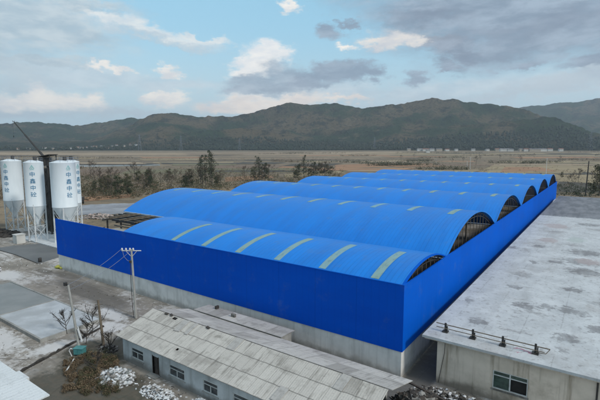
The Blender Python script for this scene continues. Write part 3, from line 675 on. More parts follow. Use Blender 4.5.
# slabs of the sunken tank in the yard
tk = empty('concrete_tank', (-55, -13.6, 0), 0, 'long low concrete tank in the yard, half grey cover and half white cover', 'tank')
tx0, tx1, ty0, ty1 = -69.6, -39.9, -17.8, -9.6
L(tk, MB().box(tx0, tx1, ty0, ty0+.25, 0, .46).box(tx0, tx1, ty1-.25, ty1, 0, .46).box(tx0, tx0+.25, ty0+.25, ty1-.25, 0, .46).box(tx1-.25, tx1, ty0+.25, ty1-.25, 0, .46).box(-53.2, -53.0, ty0+.25, ty1-.25, 0, .46), 'rim', M['concrete'])
M['tank_grey'] = simple('tank_grey', (0.185, 0.20, 0.195), (0.23, 0.24, 0.235), .25, .55); M['tank_white'] = simple('tank_white', (0.46, 0.49, 0.51), (0.34, 0.36, 0.37), .3, .7, .2, 4)
L(tk, MB().box(tx0+.25, -53.2, ty0+.25, ty1-.25, .1, .36), 'cover', M['tank_grey'])
L(tk, MB().box(-53.0, tx1-.25, ty0+.25, ty1-.25, .1, .40), 'cover', M['tank_white'])
kb = MB(); a, b = Vector((-33.4, -24.5, 0)), Vector((-38.2, -10.5, 0)); dd = (b-a).normalized(); nn = Vector((dd.y, -dd.x, 0)); rows = []; qk = random.Random(3)
for i in range(41):
    p = a.lerp(b, i/40); w = qk.uniform(.10, .17); h = qk.uniform(.12, .3); j = nn*qk.uniform(-.06, .06)
    rows.append([p+j-nn*w, p+j-nn*w*.8+Vector((0, 0, h)), p+j+nn*w*.8+Vector((0, 0, h*qk.uniform(.8, 1))), p+j+nn*w])
kb.grid(rows, False)
tag(kb.build('low_wall', M['rubble_dark']), 'low dark broken kerb wall running past the foot of the teal box', 'wall')

# ------------------------------------------------------------------ heaps
def lump(r, seed, sq=0.7, n=7):
    """one irregular block as verts/faces"""
    q = random.Random(seed); vs = []; fs = []
    for i in range(4):
        z = -1+2*i/3
        for j in range(n):
            a = 2*pi*j/n; k = sqrt(max(0.08, 1-z*z*.8))*q.uniform(.7, 1.15); vs.append(Vector((r*k*cos(a), r*k*sin(a), r*z*sq*q.uniform(.8, 1.1))))
    for i in range(3):
        for j in range(n): fs.append((i*n+j, i*n+(j+1) % n, (i+1)*n+(j+1) % n, (i+1)*n+j))
    fs += [tuple(range(n))[::-1], tuple(range(3*n, 4*n))]
    return vs, fs
def heap(name, cx, cy, rx, ry, h, n, rmin, rmax, mats, label, cat, rot=0, z0=0, sharp=True, shards=0.6):
    mb = MB(); q = random.Random(sum(map(ord, label)))
    idx = []
    for i in range(n):
        a = q.uniform(0, 2*pi); d = sqrt(q.random())
        x, y = rx*d*cos(a), ry*d*sin(a); x, y = x*cos(rot)-y*sin(rot), x*sin(rot)+y*cos(rot)
        z = z0+max(0, h*(1-d**1.5))*q.uniform(.35, 1.0); r = q.uniform(rmin, rmax)
        if shards and q.random() < shards:
            a1, b1, c1 = r*q.uniform(.8, 2.2), r*q.uniform(.3, .9), r*q.uniform(.06, .3); vs = [Vector((sx*a1*q.uniform(.8, 1.1), sy*b1*q.uniform(.7, 1.1), sz*c1)) for sz in (-1, 1) for sx, sy in ((-1, -1), (1, -1), (1, 1), (-1, 1))]
            fs = [(0, 3, 2, 1), (4, 5, 6, 7), (0, 1, 5, 4), (1, 2, 6, 5), (2, 3, 7, 6), (3, 0, 4, 7)]
        else: vs, fs = lump(r, q.random())
        R = Matrix.Rotation(q.uniform(0, 6), 3, 'Z') @ Matrix.Rotation(q.uniform(-.7, .7), 3, 'X')
        f0 = len(mb.f); mb.add([R @ v+Vector((cx+x, cy+y, z)) for v in vs], fs, not sharp); idx += [i % len(mats)]*(len(mb.f)-f0)
    o = mb.build(name, mats); o.data.polygons.foreach_set('material_index', idx)
    return tag(o, label, cat, None, 'stuff')
heap('rubbish_heap', -24.6, -17.0, 2.2, 1.6, .9, 380, .06, .30, [M['plastic_white'], M['tank_grey'], M['plastic_white'], M['white_paint'], M['rubble']], 'heap of white plastic rubbish left of the house door', 'rubbish')
heap('rubbish_heap', -18.3, -16.4, 2.6, 1.0, .7, 420, .05, .18, [M['plastic_white'], M['white_paint'], M['rubble']], 'heap of white plastic rubbish below the second house window', 'rubbish')
heap('rubbish_heap', -13.4, -15.2, 1.4, .6, .8, 160, .05, .16, [M['plastic_white'], M['white_paint']], 'heap of white plastic rubbish below the third house window', 'rubbish')
heap('debris_heap', 4.0, -7.0, 2.1, 3.0, 1.7, 1500, .06, .40, [M['rubble_dark'], M['rubble_dark'], M['wood_old'], M['rubble']], 'dark heap of charred debris at the right end of the row house', 'debris', 0, 1.5)
heap('debris_heap', 4.2, -7.0, 2.6, 3.6, 1.6, 500, .15, .5, [M['rubble_dark']], 'lower dark layer under the charred debris at the right end of the row house', 'debris')
heap('debris_heap', 6.0, -1.0, 4.6, 2.0, .6, 700, .04, .2, [M['rubble'], M['rubble'], M['rubble_dark'], M['plastic_white']], 'pale heap of broken bricks at the mouth of the alley', 'debris')
heap('debris_heap', at(99, 218, 0).x, at(99, 218, 0).y, 6.5, 2.6, 1.7, 260, .2, .8, [M['rubble_pink'], M['rubble_pink'], M['rubble']], 'pinkish heap of stone rubble behind the left end of the hall', 'debris', .6)
heap('gravel_heap', -124, 6, 10, 4, 2.2, 260, .3, .9, [M['rubble_dark']], 'dark heap of aggregate behind the leftmost silo', 'gravel', .4)
heap('debris_heap', -31.5, -13.8, 1.8, 1.0, .4, 60, .08, .25, [M['rubble_dark'], M['rubble']], 'low heap of dark brick scraps between the two leaning posts', 'debris')
for i, (x_, y_, ln, w_, r_, tlt, lab) in enumerate(((4.6, -8.8, 4.2, .22, .5, .12, 'long dark timber lying across the charred debris heap, nearest the house roof'), (5.8, -8.0, 3.6, .25, 1.1, .2, 'dark timber tilted up at the middle of the charred debris heap'), (4.2, -4.0, 4.8, .18, -.2, .05, 'thin grey plank at the back of the charred debris heap'), (7.6, -3.2, 3.0, .9, .35, .08, 'broken grey roof sheet at the right of the charred debris heap'))):
    o = MB().box(-ln/2, ln/2, -w_/2, w_/2, -.06, .06).build('plank' if w_ < .5 else 'broken_sheet', M['wood_old'] if i != 3 else M['sheet_back']); o.location = (x_, y_, [3.3, 3.0, 2.0, 1.0][i]); o.rotation_euler = (.1, tlt, r_)
    tag(o, lab, 'plank' if w_ < .5 else 'sheet')

heap('litter', -45, -21, 12, 3.2, .03, 110, .03, .11, [M['rubble'], M['plastic_white'], M['rubble'], M['wood_old']], 'scraps scattered over the dusty yard in front of the tank', 'litter')
heap('litter', -47, -5, 18, 3.2, .03, 110, .03, .11, [M['rubble'], M['rubble'], M['wood_old']], 'scraps scattered over the damp yard before the hall wall', 'litter')
heap('litter', -78, -3, 12, 3.5, .03, 70, .04, .13, [M['rubble'], M['rubble_dark'], M['plastic_white']], 'scraps scattered by the grey apron', 'litter')
heap('litter', -14, -16.0, 14, 1.4, .05, 150, .04, .13, [M['rubble'], M['rubble_dark'], M['plastic_white']], 'scraps scattered along the front of the row house', 'litter')

# ------------------------------------------------------------------ cement silos
def silo(x, y, rad, th, ang, label, z0=0.18):
    r = empty('cement_silo', (x, y, 0), 0, label, 'silo', 'white cement silos in a row left of the hall')
    zb, zt = 9.3, 20.6
    prof = [(rad, zb), (rad*1.012, zb+.05), (rad*1.012, zb+.2), (rad, zb+.25)]
    prof += [(rad, zt-.1), (rad*1.01, zt-.05), (rad*.98, zt), (rad*.4, zt+.45), (0.02, zt+.5)]
    body = MB().lathe(prof, 40).build('body', M['silo_white'], r)
    MB().lathe([(rad*.985, zb+.02), (rad*.5, zb-2.7), (.35, zb-4.4), (.3, zb-5.2), (.02, zb-5.2)], 32).build('cone', M['silo_white'], r)
    for k in range(4):
        a = ang+pi/4+k*pi/2; MB().tube([(rad*.93*cos(a), rad*.93*sin(a), z0), (rad*.93*cos(a), rad*.93*sin(a), zb+.6)], .19, 10).build('leg', M['white_paint'], r)
        MB().box(rad*.93*cos(a)-.35, rad*.93*cos(a)+.35, rad*.93*sin(a)-.35, rad*.93*sin(a)+.35, z0, z0+.12).build('foot_plate', M['white_paint'], r)
        b = a+pi/2; p0 = lambda q, z: (rad*.93*cos(q), rad*.93*sin(q), z)
        mb = MB()
        for za, zc in ((.8, 4.2), (4.4, 8.2)):
            mb.tube([p0(a, za), p0(b, zc)], .06, 6); mb.tube([p0(b, za), p0(a, zc)], .06, 6)
        mb.tube([p0(a, 4.3), p0(b, 4.3)], .07, 6); mb.build('brace', M['white_paint'], r)
    rl = MB(); n = 20
    for zz in (zt+.55, zt+1.05): rl.tube([(rad*.93*cos(2*pi*i/n), rad*.93*sin(2*pi*i/n), zz) for i in range(n+1)], .03, 5, False)
    for i in range(n//2): a = 4*pi*i/n; rl.tube([(rad*.93*cos(a), rad*.93*sin(a), zt-.05), (rad*.93*cos(a), rad*.93*sin(a), zt+1.05)], .025, 5)
    rl.build('guard_rail', M['wire'], r)
    MB().lathe([(.45, zt+.3), (.45, zt+1.25), (.3, zt+1.4), (.02, zt+1.4)], 14, rad*.3, .2).build('dust_filter', M['dark_steel'], r)
    a = ang+2.3; ld = MB()
    for s in (-.22, .22):
        px_, py_ = (rad+.18)*cos(a)-s*sin(a), (rad+.18)*sin(a)+s*cos(a); ld.tube([(px_, py_, 1), (px_, py_, zt+.9)], .03, 5)
    for k in range(46):
        zz = 1.2+k*.43; ld.tube([((rad+.18)*cos(a)+.22*sin(a), (rad+.18)*sin(a)-.22*cos(a), zz), ((rad+.18)*cos(a)-.22*sin(a), (rad+.18)*sin(a)+.22*cos(a), zz)], .02, 4)
    ld.build('ladder', M['white_paint'], r)
    # lettering: emblem on top, four characters below, wrapped on the shell
    for k, ch in enumerate('\u4e2d\u946b\u4e2d\u783c'):
        cu = bpy.data.curves.new('t', 'FONT'); cu.body = ch; cu.size = 1.35; cu.align_x = 'CENTER'; cu.align_y = 'CENTER'; cu.resolution_u = 4
        to = bpy.data.objects.new('t', cu); COL.objects.link(to); dg = bpy.context.evaluated_depsgraph_get()
        me = bpy.data.meshes.new_from_object(to.evaluated_get(dg)); bpy.data.objects.remove(to); bpy.data.curves.remove(cu)
        zc = zt-3.1-1.7*k
        for v in me.vertices:
            q = th+v.co.x/(rad+.09); rr_ = rad+.09; v.co = Vector((rr_*cos(q), rr_*sin(q), zc+v.co.y))
        me.materials.clear(); me.materials.append(M['text_blue']); o = bpy.data.objects.new('lettering', me); COL.objects.link(o); o.parent = body
    em = MB(); R_ = rad+.08
    def wrap(u, z): return (R_*cos(th+u/R_), R_*sin(th+u/R_), z)
    zc = zt-1.25
    for poly in ([(-.55, -.35), (0, .6), (0, .3), (-.3, -.2), (-.3, -.35)], [(.55, -.35), (.3, -.35), (.3, -.2), (0, .3), (0, .6)], [(-.42, -.48), (.42, -.48), (.42, -.62), (-.42, -.62)], [(-.14, -.3), (.14, -.3), (0, .05)]):
        em.add([wrap(u, zc+v) for u, v in poly], [tuple(range(len(poly)))])
    em.build('emblem', M['emblem_green'], body)
    return r
def facing(x, y, off):               # angle from the silo towards the camera, turned by off
    return math.atan2(CAM.y-y, CAM.x-x)+off
def silo_at(px, py, wpx, off, ang, label):
    p = at(px, py, .18); dep = (p-CAM).dot(FWD); silo(p.x, p.y, wpx/2*dep/F*.90, facing(p.x, p.y, off), ang, label)
silo_at(16.5, 231.5, 19.8, -.60, 0.2, 'leftmost white cement silo on four legs, blue characters at its left edge')
silo_at(38.8, 240.5, 19.6, -.16, 0.1, 'second white cement silo from the left, blue characters down its middle')
silo_at(67.5, 242.0, 25.5, .42, 0.15, 'big white cement silo nearest the blue hall, characters towards its right side')
silo_at(73.5, 236.0, 21.0, .9, 0.1, 'white cement silo mostly hidden behind the one nearest the blue hall')
# batching tower and crane behind them
bt = empty('batching_tower', tuple(at(52.5, 234, 0)), .3, 'dark steel batching tower with a small roofed cabin between two silos', 'tower')
mb = MB()
for sx in (-1.1, 1.1):
    for sy in (-1.1, 1.1): mb.box(sx-.14, sx+.14, sy-.14, sy+.14, 0, 19.3)
for k in range(6):
    z = 3.1*k+.4
    for a, b in (((-1.1, -1.1), (1.1, -1.1)), ((1.1, -1.1), (1.1, 1.1)), ((1.1, 1.1), (-1.1, 1.1)), ((-1.1, 1.1), (-1.1, -1.1))):
        mb.tube([(*a, z), (*b, z+3)], .07, 5); mb.tube([(*b, z), (*a, z+3)], .07, 5); mb.tube([(*a, z), (*b, z)], .08, 5)
mb.build('frame', M['dark_steel'], bt)
MB().box(-.95, .95, -.95, .95, 1, 18.6).build('hopper_shaft', M['dark_steel'], bt)
MB().box(-1.9, 1.9, -1.6, 1.6, 19.32, 19.5).build('platform', M['dark_steel'], bt)
MB().box(-1.7, .2, -1.3, 1.3, 19.52, 21.6).build('cabin', M['dark_steel'], bt)
mb = MB(); mb.hexa([(-2, -1.6, 21.62), (2.2, -1.6, 22.3), (2.2, 1.6, 22.3), (-2, 1.6, 21.62)], [(-2, -1.6, 21.78), (2.2, -1.6, 22.46), (2.2, 1.6, 22.46), (-2, 1.6, 21.78)]); mb.box(1.9, 2.1, -1.2, -1.0, 19.52, 22.22); mb.box(1.9, 2.1, 1.0, 1.2, 19.52, 22.22); mb.build('canopy', M['dark_steel'], bt)
cr = empty('mobile_crane', (-106, 33, 0), 0, 'dark telescopic mobile crane raising its boom behind the silos', 'crane')
def ontoY(px, py, Y):
    d = ray(px, py); t = (Y-CAM.y)/d.y; return CAM+d*t
foot = at(78.5, 197.0, 3.0); tip = ontoY(14.5, 122.5, foot.y+6)
cr.location = (foot.x-1.5, foot.y, 0)
lerp = lambda a, b, f: a+(b-a)*f
L(cr, MB().tube([foot, lerp(foot, tip, .55)], [.85, .75], 4), 'boom', M['dark_steel'])
L(cr, MB().tube([lerp(foot, tip, .53), lerp(foot, tip, .80)], .58, 4), 'boom_section', M['dark_steel'])
L(cr, MB().tube([lerp(foot, tip, .78), tip], .42, 4), 'boom_section', M['dark_steel'])
tv = (tip-foot).normalized(); side = Vector((0, 0, 1)).cross(tv).normalized(); upv = tv.cross(side)
L(cr, MB().tube([tip-side*.1, tip+Vector((-1.6, -.3, .9))], .16, 6).tube([tip, tip+Vector((.2, 0, .9))], .12, 6), 'boom_head', M['dark_steel'])
L(cr, MB().tube([tip+Vector((-1.6, -.3, .9)), tip+Vector((-1.6, -.3, -7))], .03, 4), 'hoist_rope', M['black_rubber'])
L(cr, MB().tube([tip+Vector((-1.6, -.3, -7)), tip+Vector((-1.6, -.3, -7.9))], [.25, .12], 8), 'hook_block', M['dark_steel'])
L(cr, MB().box(foot.x-9, foot.x+2, foot.y-1.3, foot.y+1.3, .9, 1.6), 'chassis', M['dark_steel'])
L(cr, MB().box(foot.x-1.2, foot.x+2.8, foot.y-1.2, foot.y+1.2, 1.7, 3.1), 'turntable', M['dark_steel'])
L(cr, MB().box(foot.x-9, foot.x-6.8, foot.y-1.25, foot.y+1.25, 1.62, 3.1), 'cab', M['dark_steel'])
for k in range(4):
    for s in (-1.35, 1.35):
        L(cr, MB().tube([(foot.x+1-k*2.9, foot.y+s-.17, .55), (foot.x+1-k*2.9, foot.y+s+.17, .55)], .55, 16), 'wheel', M['black_rubber'])
# small things round the silos
tag(MB().box(-1.1, 1.1, -1, 1, 0, 2.2).box(-1.25, 1.25, -1.15, 1.15, 2.203, 2.33).box(-.5, .4, -1.02, -1.003, .1, 1.9).build('control_cabin', M['house_pale'], loc=at(19.5, 243, 0)), 'small pale control cabin on the ground between the two left silos', 'cabin')

# ------------------------------------------------------------------ poles and wires
pl = empty('utility_pole', (-37.2, -6.2, 0), 0, 'tall pale concrete utility pole with a white crossarm and insulators before the blue wall', 'utility pole')
L(pl, MB().tube([(-37.2, -6.2, 0), (-37.25, -6.4, 10.05)], [.20, .125], 14), 'pole', M['pole_concrete'])
aR = RGT.copy()
ptop = Vector((-37.25, -6.4, 9.85))
arm = L(pl, MB().tube([ptop-aR*1.35, ptop+aR*1.35], .075, 4), 'crossarm', M['white_paint'])
L(pl, MB().tube([ptop+Vector((0, 0, -.9)), ptop+aR*.8], .035, 5).tube([ptop+Vector((0, 0, -.9)), ptop-aR*.8], .035, 5), 'brace', M['white_paint'])
ins = []
for u in (-1.3, -.75, -.2, .25):
    q = ptop+aR*u; ins.append(q+Vector((0, 0, .32)))
    L(pl, MB().lathe([(.04, 0), (.16, .06), (.08, .12), (.17, .18), (.08, .24), (.12, .3), (.02, .36)], 12, q.x, q.y), 'insulator', M['porcelain'], arm)
    arm.children[-1].location.z = q.z+.05
L(pl, MB().tube([ptop+Vector((-.16, -.1, -1.5)), ptop+Vector((-.22, -.15, -4)), Vector((-37.5, -6.5, 2.4)), Vector((-37.45, -6.4, .1))], .045, 6), 'down_cable', M['black_rubber'])
L(pl, MB().tube([ins[0], ptop-aR*1.1+Vector((0, 0, -.8)), ptop-aR*.6+Vector((0, 0, -1.4)), ptop+Vector((-.16, -.1, -1.5))], .03, 5), 'jumper_wire', M['wire'])
L(pl, MB().box(ptop.x-.2, ptop.x+.12, ptop.y-.3, ptop.y-.12, ptop.z-1.7, ptop.z-1.35), 'fuse_box', M['dark_steel'])
lp = empty('leaning_post', (-33.5, -16.2, 0), 0, 'thin leaning concrete post with a small dark lamp on top, behind the teal box', 'post')
ltop = Vector((-34.0, -16.8, 8.3))
L(lp, MB().tube([(-33.5, -16.2, 0), ltop], [.17, .11], 10), 'post', M['pole_concrete'])
L(lp, MB().tube([ltop, ltop+Vector((-.35, -.1, .12))], .05, 6), 'lamp_arm', M['dark_steel'])
L(lp, MB().box(ltop.x-.62, ltop.x-.28, ltop.y-.25, ltop.y+.05, ltop.z-.15, ltop.z+.25), 'lamp', M['dark_steel'])
L(lp, MB().tube([(-33.2, -16.0, 1.4), (-33.55, -16.25, 3.2)], .07, 6).tube([(-33.0, -16.15, 1.4), (-33.35, -16.4, 3.0)], .06, 6), 'conduit', M['white_paint'])
sp = empty('old_post', (-32.7, -13.7, 0), 0, 'shorter bare weathered post right of the lamp post', 'post')
L(sp, MB().tube([(-32.7, -13.7, 0), (-32.95, -13.95, 5.9)], [.17, .12], 10), 'post', M['rust_steel'])
L(sp, MB().tube([(-33.25, -14.2, 5.3), (-32.55, -13.6, 5.35)], .05, 5), 'crossbar', M['rust_steel'])
def wire(a, b, sag, label):
    a, b = Vector(a), Vector(b); pts = [a.lerp(b, i/20)-Vector((0, 0, sag*4*(i/20)*(1-i/20))) for i in range(21)]
    tag(MB().tube(pts, .022, 5).build('overhead_wire', M['wire']), label, 'wire', 'overhead wires')
wire(ins[0], ltop+Vector((-.1, 0, 0)), .35, 'upper overhead wire from the white crossarm to the lamp post')
wire(ins[2]-Vector((0, 0, .4)), ltop+Vector((0, 0, -.6)), .5, 'lower overhead wire from the white crossarm to the lamp post')
tb = empty('teal_box', (-32.9, -16.5, 0), .5, 'small teal steel box with bent white pipe at the foot of the lamp post', 'box')
MB().box(-.55, .55, -.4, .4, .12, .85).build('body', M['teal'], tb, bevel=.03)
MB().box(-.62, .62, -.47, .47, .855, .92).build('lid', M['teal'], tb, bevel=.02)
MB().box(-.5, -.05, -.43, -.402, .2, .8).box(.02, .5, -.43, -.402, .2, .8).build('door', M['teal'], tb)
for sx in (-.45, .45): MB().box(sx-.06, sx+.06, -.35, .35, 0, .118).build('leg', M['dark_steel'], tb)
MB().tube([(-.7, -.5, 0), (-.95, -.55, .7), (-.8, -.5, .95), (-.5, -.3, .75)], .06, 7).build('bent_pipe', M['white_paint'], tb)
a_, b_ = at(65, 373, .08), at(74, 359, .35)
tag(MB().tube([a_, b_], .07, 8).build('fallen_pipe', M['white_paint']), 'straight pale pipe lying on the ground in front of the teal box', 'pipe')
# yard bits
q = at(40, 262, .0)
tag(MB().lathe([(.02, 0), (.33, 0), (.34, .3), (.33, .6), (.34, .9), (.02, .92)], 16).build('barrel', M['dark_steel'], loc=q), 'dark barrel at the corner of the grey apron', 'barrel')
q = at(58.5, 268.5, .0); vs, fs = lump(.75, 5, .45)
mb = MB(); mb.add([v+Vector((0, 0, .35)) for v in vs], fs, True); vs, fs = lump(.45, 9, .5); mb.add([v+Vector((.9, .1, .25)) for v in vs], fs, True)
tag(mb.build('sack', M['yellow'], loc=q), 'yellow-green sack lying by the left end of the plaster base', 'sack')
# parked car at the left edge
car = empty('parked_car', at(-9, 271.5, 0), 0.1, 'white car parked in the yard at the left edge of the view', 'car')
prof = [(-2.2, .35), (-2.2, .8), (-1.9, .95), (-1.5, 1.0), (-.9, 1.45), (.5, 1.48), (1.2, 1.02), (2.0, .9), (2.25, .7), (2.25, .35)]
mb = MB(); n = len(prof)
mb.add([(x, -.85 if z < 1.1 else -.68, z) for x, z in prof]+[(x, .85 if z < 1.1 else .68, z) for x, z in prof], [tuple(range(n))[::-1], tuple(range(n, 2*n))]+[(i, (i+1) % n, (i+1) % n+n, i+n) for i in range(n)])
mb.build('body', M['car_white'], car, bevel=.06)
mb = MB(); mb.hexa([(1.19, -.62, 1.06), (1.19, .62, 1.06), (.58, .58, 1.46), (.58, -.58, 1.46)], [(1.23, -.62, 1.09), (1.23, .62, 1.09), (.62, .58, 1.49), (.62, -.58, 1.49)]); mb.build('windscreen', M['glass_dark'], car)
for s in (-1, 1):
    MB().box(-1.2, .8, s*.79-.012, s*.79+.012, 1.06, 1.36).build('side_window', M['glass_dark'], car)
    MB().box(2.2, 2.27, s*.6-.18, s*.6+.18, .62, .78).build('headlight', M['glass_dark'], car)
    for xx in (-1.35, 1.4):
        w = MB().tube([(xx, s*.86-.1, .32), (xx, s*.86+.1, .32)], .32, 18).build('wheel', M['black_rubber'], car)
        MB().tube([(xx, s*.97, .32), (xx, s*.975+.003*s, .32)], .19, 14).build('rim', M['wire'], w)
# ------------------------------------------------------------------ vegetation
def leaf_mat(name, c1, c2):
    m, t, p, co = newmat(name)
    n = t.noise(co, 0.6, 3, 0.6); g = t.node('ShaderNodeNewGeometry')
    f = t.m('ADD', t.m('MULTIPLY', t.mr(n, 0.35, 0.65), 0.6), t.m('MULTIPLY', g.outputs['Random Per Island'], 0.4))
    t.set(p.inputs['Base Color'], t.mix(f, c1, c2)); p.inputs['Roughness'].default_value = 0.8; p.inputs['Specular IOR Level'].default_value = 0.2
    return m
M['leaf_dark'] = leaf_mat('leaf_dark', (0.028, 0.040, 0.022), (0.062, 0.074, 0.038))
M['leaf_olive'] = leaf_mat('leaf_olive', (0.050, 0.055, 0.030), (0.100, 0.095, 0.050))
M['leaf_brown'] = leaf_mat('leaf_brown', (0.105, 0.080, 0.052), (0.190, 0.142, 0.090))
M['bark'] = simple('bark', (0.085, 0.072, 0.060), (0.05, 0.042, 0.036), 1.5, 0.95)
M['twig'] = simple('twig', (0.115, 0.092, 0.074), (0.075, 0.06, 0.05), 1.5, 0.95)
M['twig_dark'] = simple('twig_dark', (0.05, 0.044, 0.036), (0.03, 0.026, 0.022), 1.5, 0.95)
def leaves(centres, rads, per, size, g):
    V = []; 
    for c, r in zip(centres, rads):
        d = g.normal(size=(per, 3)); d /= np.linalg.norm(d, axis=1)[:, None]; p = np.array(c)+d*(r*np.cbrt(g.random((per, 1))))*np.array([1, 1, .85])
        a = g.normal(size=(per, 3)); a /= np.linalg.norm(a, axis=1)[:, None]; b = np.cross(a, g.normal(size=(per, 3))); b /= np.linalg.norm(b, axis=1)[:, None]
        s = size*g.uniform(.5, 1.2, (per, 1)); a = a*s; b = b*s*.6
        V.append(np.stack([p-a, p+b, p+a, p-b], 1).reshape(-1, 3))
    V = np.concatenate(V); return V, np.arange(len(V)).reshape(-1, 4)
def bare_skeleton(mb, h, g, spread=.35, tr=.16, n=11):
    top = Vector((g.uniform(-.4, .4), g.uniform(-.4, .4), h))
    mb.tube([(0, 0, 0), top*.5+Vector((g.uniform(-.2, .2), 0, 0)), top], [tr, tr*.6, .03], 6)
    ends = []
    for i in range(n):
        f = .22+.75*i/n; p = top*f; a = g.uniform(0, 2*pi); ln = h*spread*(1.1-f)*g.uniform(.7, 1.3)
        q = p+Vector((cos(a)*ln, sin(a)*ln, ln*g.uniform(.7, 1.4))); mb.tube([p, p.lerp(q, .5)+Vector((0, 0, -.1*ln)), q], [tr*.4*(1.1-f)+.03, .045, .02], 4, False); ends.append(q)
        for k in range(4):
            s = p.lerp(q, g.uniform(.3, .95)); a2 = a+g.uniform(-1.2, 1.2); l2 = ln*g.uniform(.25, .55)
            e = s+Vector((cos(a2)*l2, sin(a2)*l2, l2*g.uniform(.6, 1.5))); mb.tube([s, e], [.035, .015], 3, False); ends.append(e)
    return ends
def make_tree(name, kind, h, seed, label, group):
    g = np.random.default_rng(seed); r = empty(name, (0, 0, 0), 0, label, 'tree', group); mb = MB()
    if kind == 'bare':
        e = bare_skeleton(mb, h, g, .42); mb.build('trunk', M['bark'], r)
        tw = MB()
        for q in e:
            for k in range(5):
                d = Vector(g.normal(size=3)); d.z = abs(d.z)+.3; d.normalize(); tw.tube([q-d*.2, q+d*h*.09*g.uniform(.6, 1.4)], [.03, .012], 3, False)
        V, Fq = leaves([q for q in e], [h*.07]*len(e), 5, .16, g); tw.build('crown', M['twig'], r)
        npmesh('dry_leaves', V, Fq, M['leaf_brown'], r)
    elif kind == 'poplar':
        e = bare_skeleton(mb, h, g, .16, .24, 18); mb.build('trunk', M['bark'], r)
        cs = [(g.normal()*h*.045, g.normal()*h*.045, h*f) for f in np.linspace(.22, .98, 26)]; rs = [h*.075*(1.15-abs(f-.55)*1.2)*g.uniform(.7, 1.25) for f in np.linspace(.22, .98, 26)]
        V, Fq = leaves(cs, rs, 34, .34, g); npmesh('crown', V, Fq, M['leaf_dark'], r)
    else:
        e = bare_skeleton(mb, h*.9, g, .4, .2, 12); mb.build('trunk', M['bark'], r)
        cs = []; rs = []
        for k in range(30):
            f = g.uniform(.18, .98); w = h*.30*sqrt(max(0.02, 1-((f-.45)/.56)**2)); a = g.uniform(0, 2*pi); cs.append((w*cos(a)*g.uniform(.3, 1), w*sin(a)*g.uniform(.3, 1), h*f)); rs.append(h*.11*g.uniform(.6, 1.3))
        V, Fq = leaves(cs, rs, 60, .30, g); npmesh('crown', V, Fq, M['leaf_dark' if kind == 'dense' else 'leaf_olive'], r)
    return r
protos = {}
def tree(kind, px, py, top, label, seed, group=None, name=None):
    """a tree standing on the ground seen at (px, py), tall enough to reach row top"""
    p = atg(px, py); hpx = ontoY(px, top, p.y).z-p.z
    key = (kind, seed)
    base_h = {'bare': 10, 'poplar': 20, 'dense': 12, 'olive': 12}[kind]
    if key not in protos: r = protos[key] = make_tree(name or {'bare': 'bare_tree', 'poplar': 'poplar_tree', 'dense': 'evergreen_tree', 'olive': 'leafy_tree'}[kind], kind, base_h, seed, label, group)
    else: r = copy_tree(protos[key])
    tag(r, label, 'tree', group); s = hpx/base_h; r.location = p; r.scale = (s, s, s); r.rotation_euler = (0, 0, random.uniform(0, 6)); return r
GB = 'trees beyond the hall'
tree('dense', 118, 197, 176, 'dark dense evergreen beyond the left end of the hall, right of the silos', 1, GB)
tree('dense', 128, 197, 181, 'smaller dark evergreen just right of the dense dark one', 2, GB)
tree('poplar', 201, 187, 155, 'left tall thin poplar above the second roof vault', 3, GB)
tree('poplar', 206, 188, 154, 'middle tall thin poplar of the cluster above the second roof vault', 4, GB)
tree('poplar', 212, 187, 150.5, 'tallest thin poplar of the cluster above the second roof vault', 3, GB)
tree('poplar', 259, 182, 156, 'pointed dark tree behind the third roof vault', 4, GB)
tree('dense', 265, 181, 163, 'rounded dark tree right of the pointed one behind the third vault', 1, GB)
tree('olive', 254, 181, 167, 'low olive tree left of the pointed one behind the third vault', 5, GB)
tree('poplar', 304, 178, 155, 'pointed dark tree standing behind the fourth roof vault', 3, GB)
tree('dense', 298, 178, 164, 'bushy dark tree left of the pointed tree behind the fourth vault', 2, GB)
for i, (x_, y_, t_) in enumerate(((314, 176.5, 162), (320, 176, 163), (326, 176, 164), (330, 175.5, 166))): tree(['dense', 'olive'][i % 2], x_, y_, t_, ['leftmost', 'second', 'third', 'rightmost and lowest'][i]+' bushy tree of the short row behind the fourth roof vault', [1, 5, 2, 6][i], GB)
tree('olive', 599, 196, 164, 'leafy olive tree at the right edge beyond the grey roof', 6, GB)
tree('olive', 562, 178, 172, 'small dark shrub by the far right corner of the hall', 5, GB)
tree('poplar', 443, 153, 144, 'dark tree standing beside the pale village houses', 4, GB)
gb = np.random.default_rng(5)
BT = 'bare trees in the scrub beyond the hall'
for i in range(22):
    while True:
        x_ = gb.uniform(90, 340); y_ = gb.uniform(177, 194)
        if y_ < 197-(x_-84)*.075: break
    hh = gb.uniform(5, 10); tree(['olive', 'dense', 'olive'][i % 3], x_, y_, y_-(y_-148.6)*hh/24, ['olive', 'dark green', 'olive'][i % 3]+' bushy tree in the scrub beyond the hall', [5, 1, 6, 2][i % 4] if i % 3 != 1 else [1, 2][i % 2], 'bushy trees in the scrub beyond the hall')
for i in range(42):
    while True:
        x_ = gb.uniform(84, 345); y_ = gb.uniform(174, 195)
        if y_ < 198-(x_-84)*.075 and not (112 < x_ < 132): break
    hh = gb.uniform(5, 14); f_ = hh/24
    tree('bare', x_, y_, y_-(y_-148.6)*f_, 'leafless brown tree in the scrub beyond the hall', 20+i % 5, BT)
for x_, y_ in ((452, 163), (463, 162), (480, 160), (500, 159), (520, 162), (534, 158), (560, 160), (578, 183), (592, 181), (571, 190), (476, 165), (414, 158), (401, 160)):
    hh = gb.uniform(7, 13); tree('bare', x_, y_, y_-(y_-148.6)*hh/24, 'leafless tree in the straw fields far beyond the right part of the hall', 20+int(x_) % 5, 'bare trees in the straw fields')
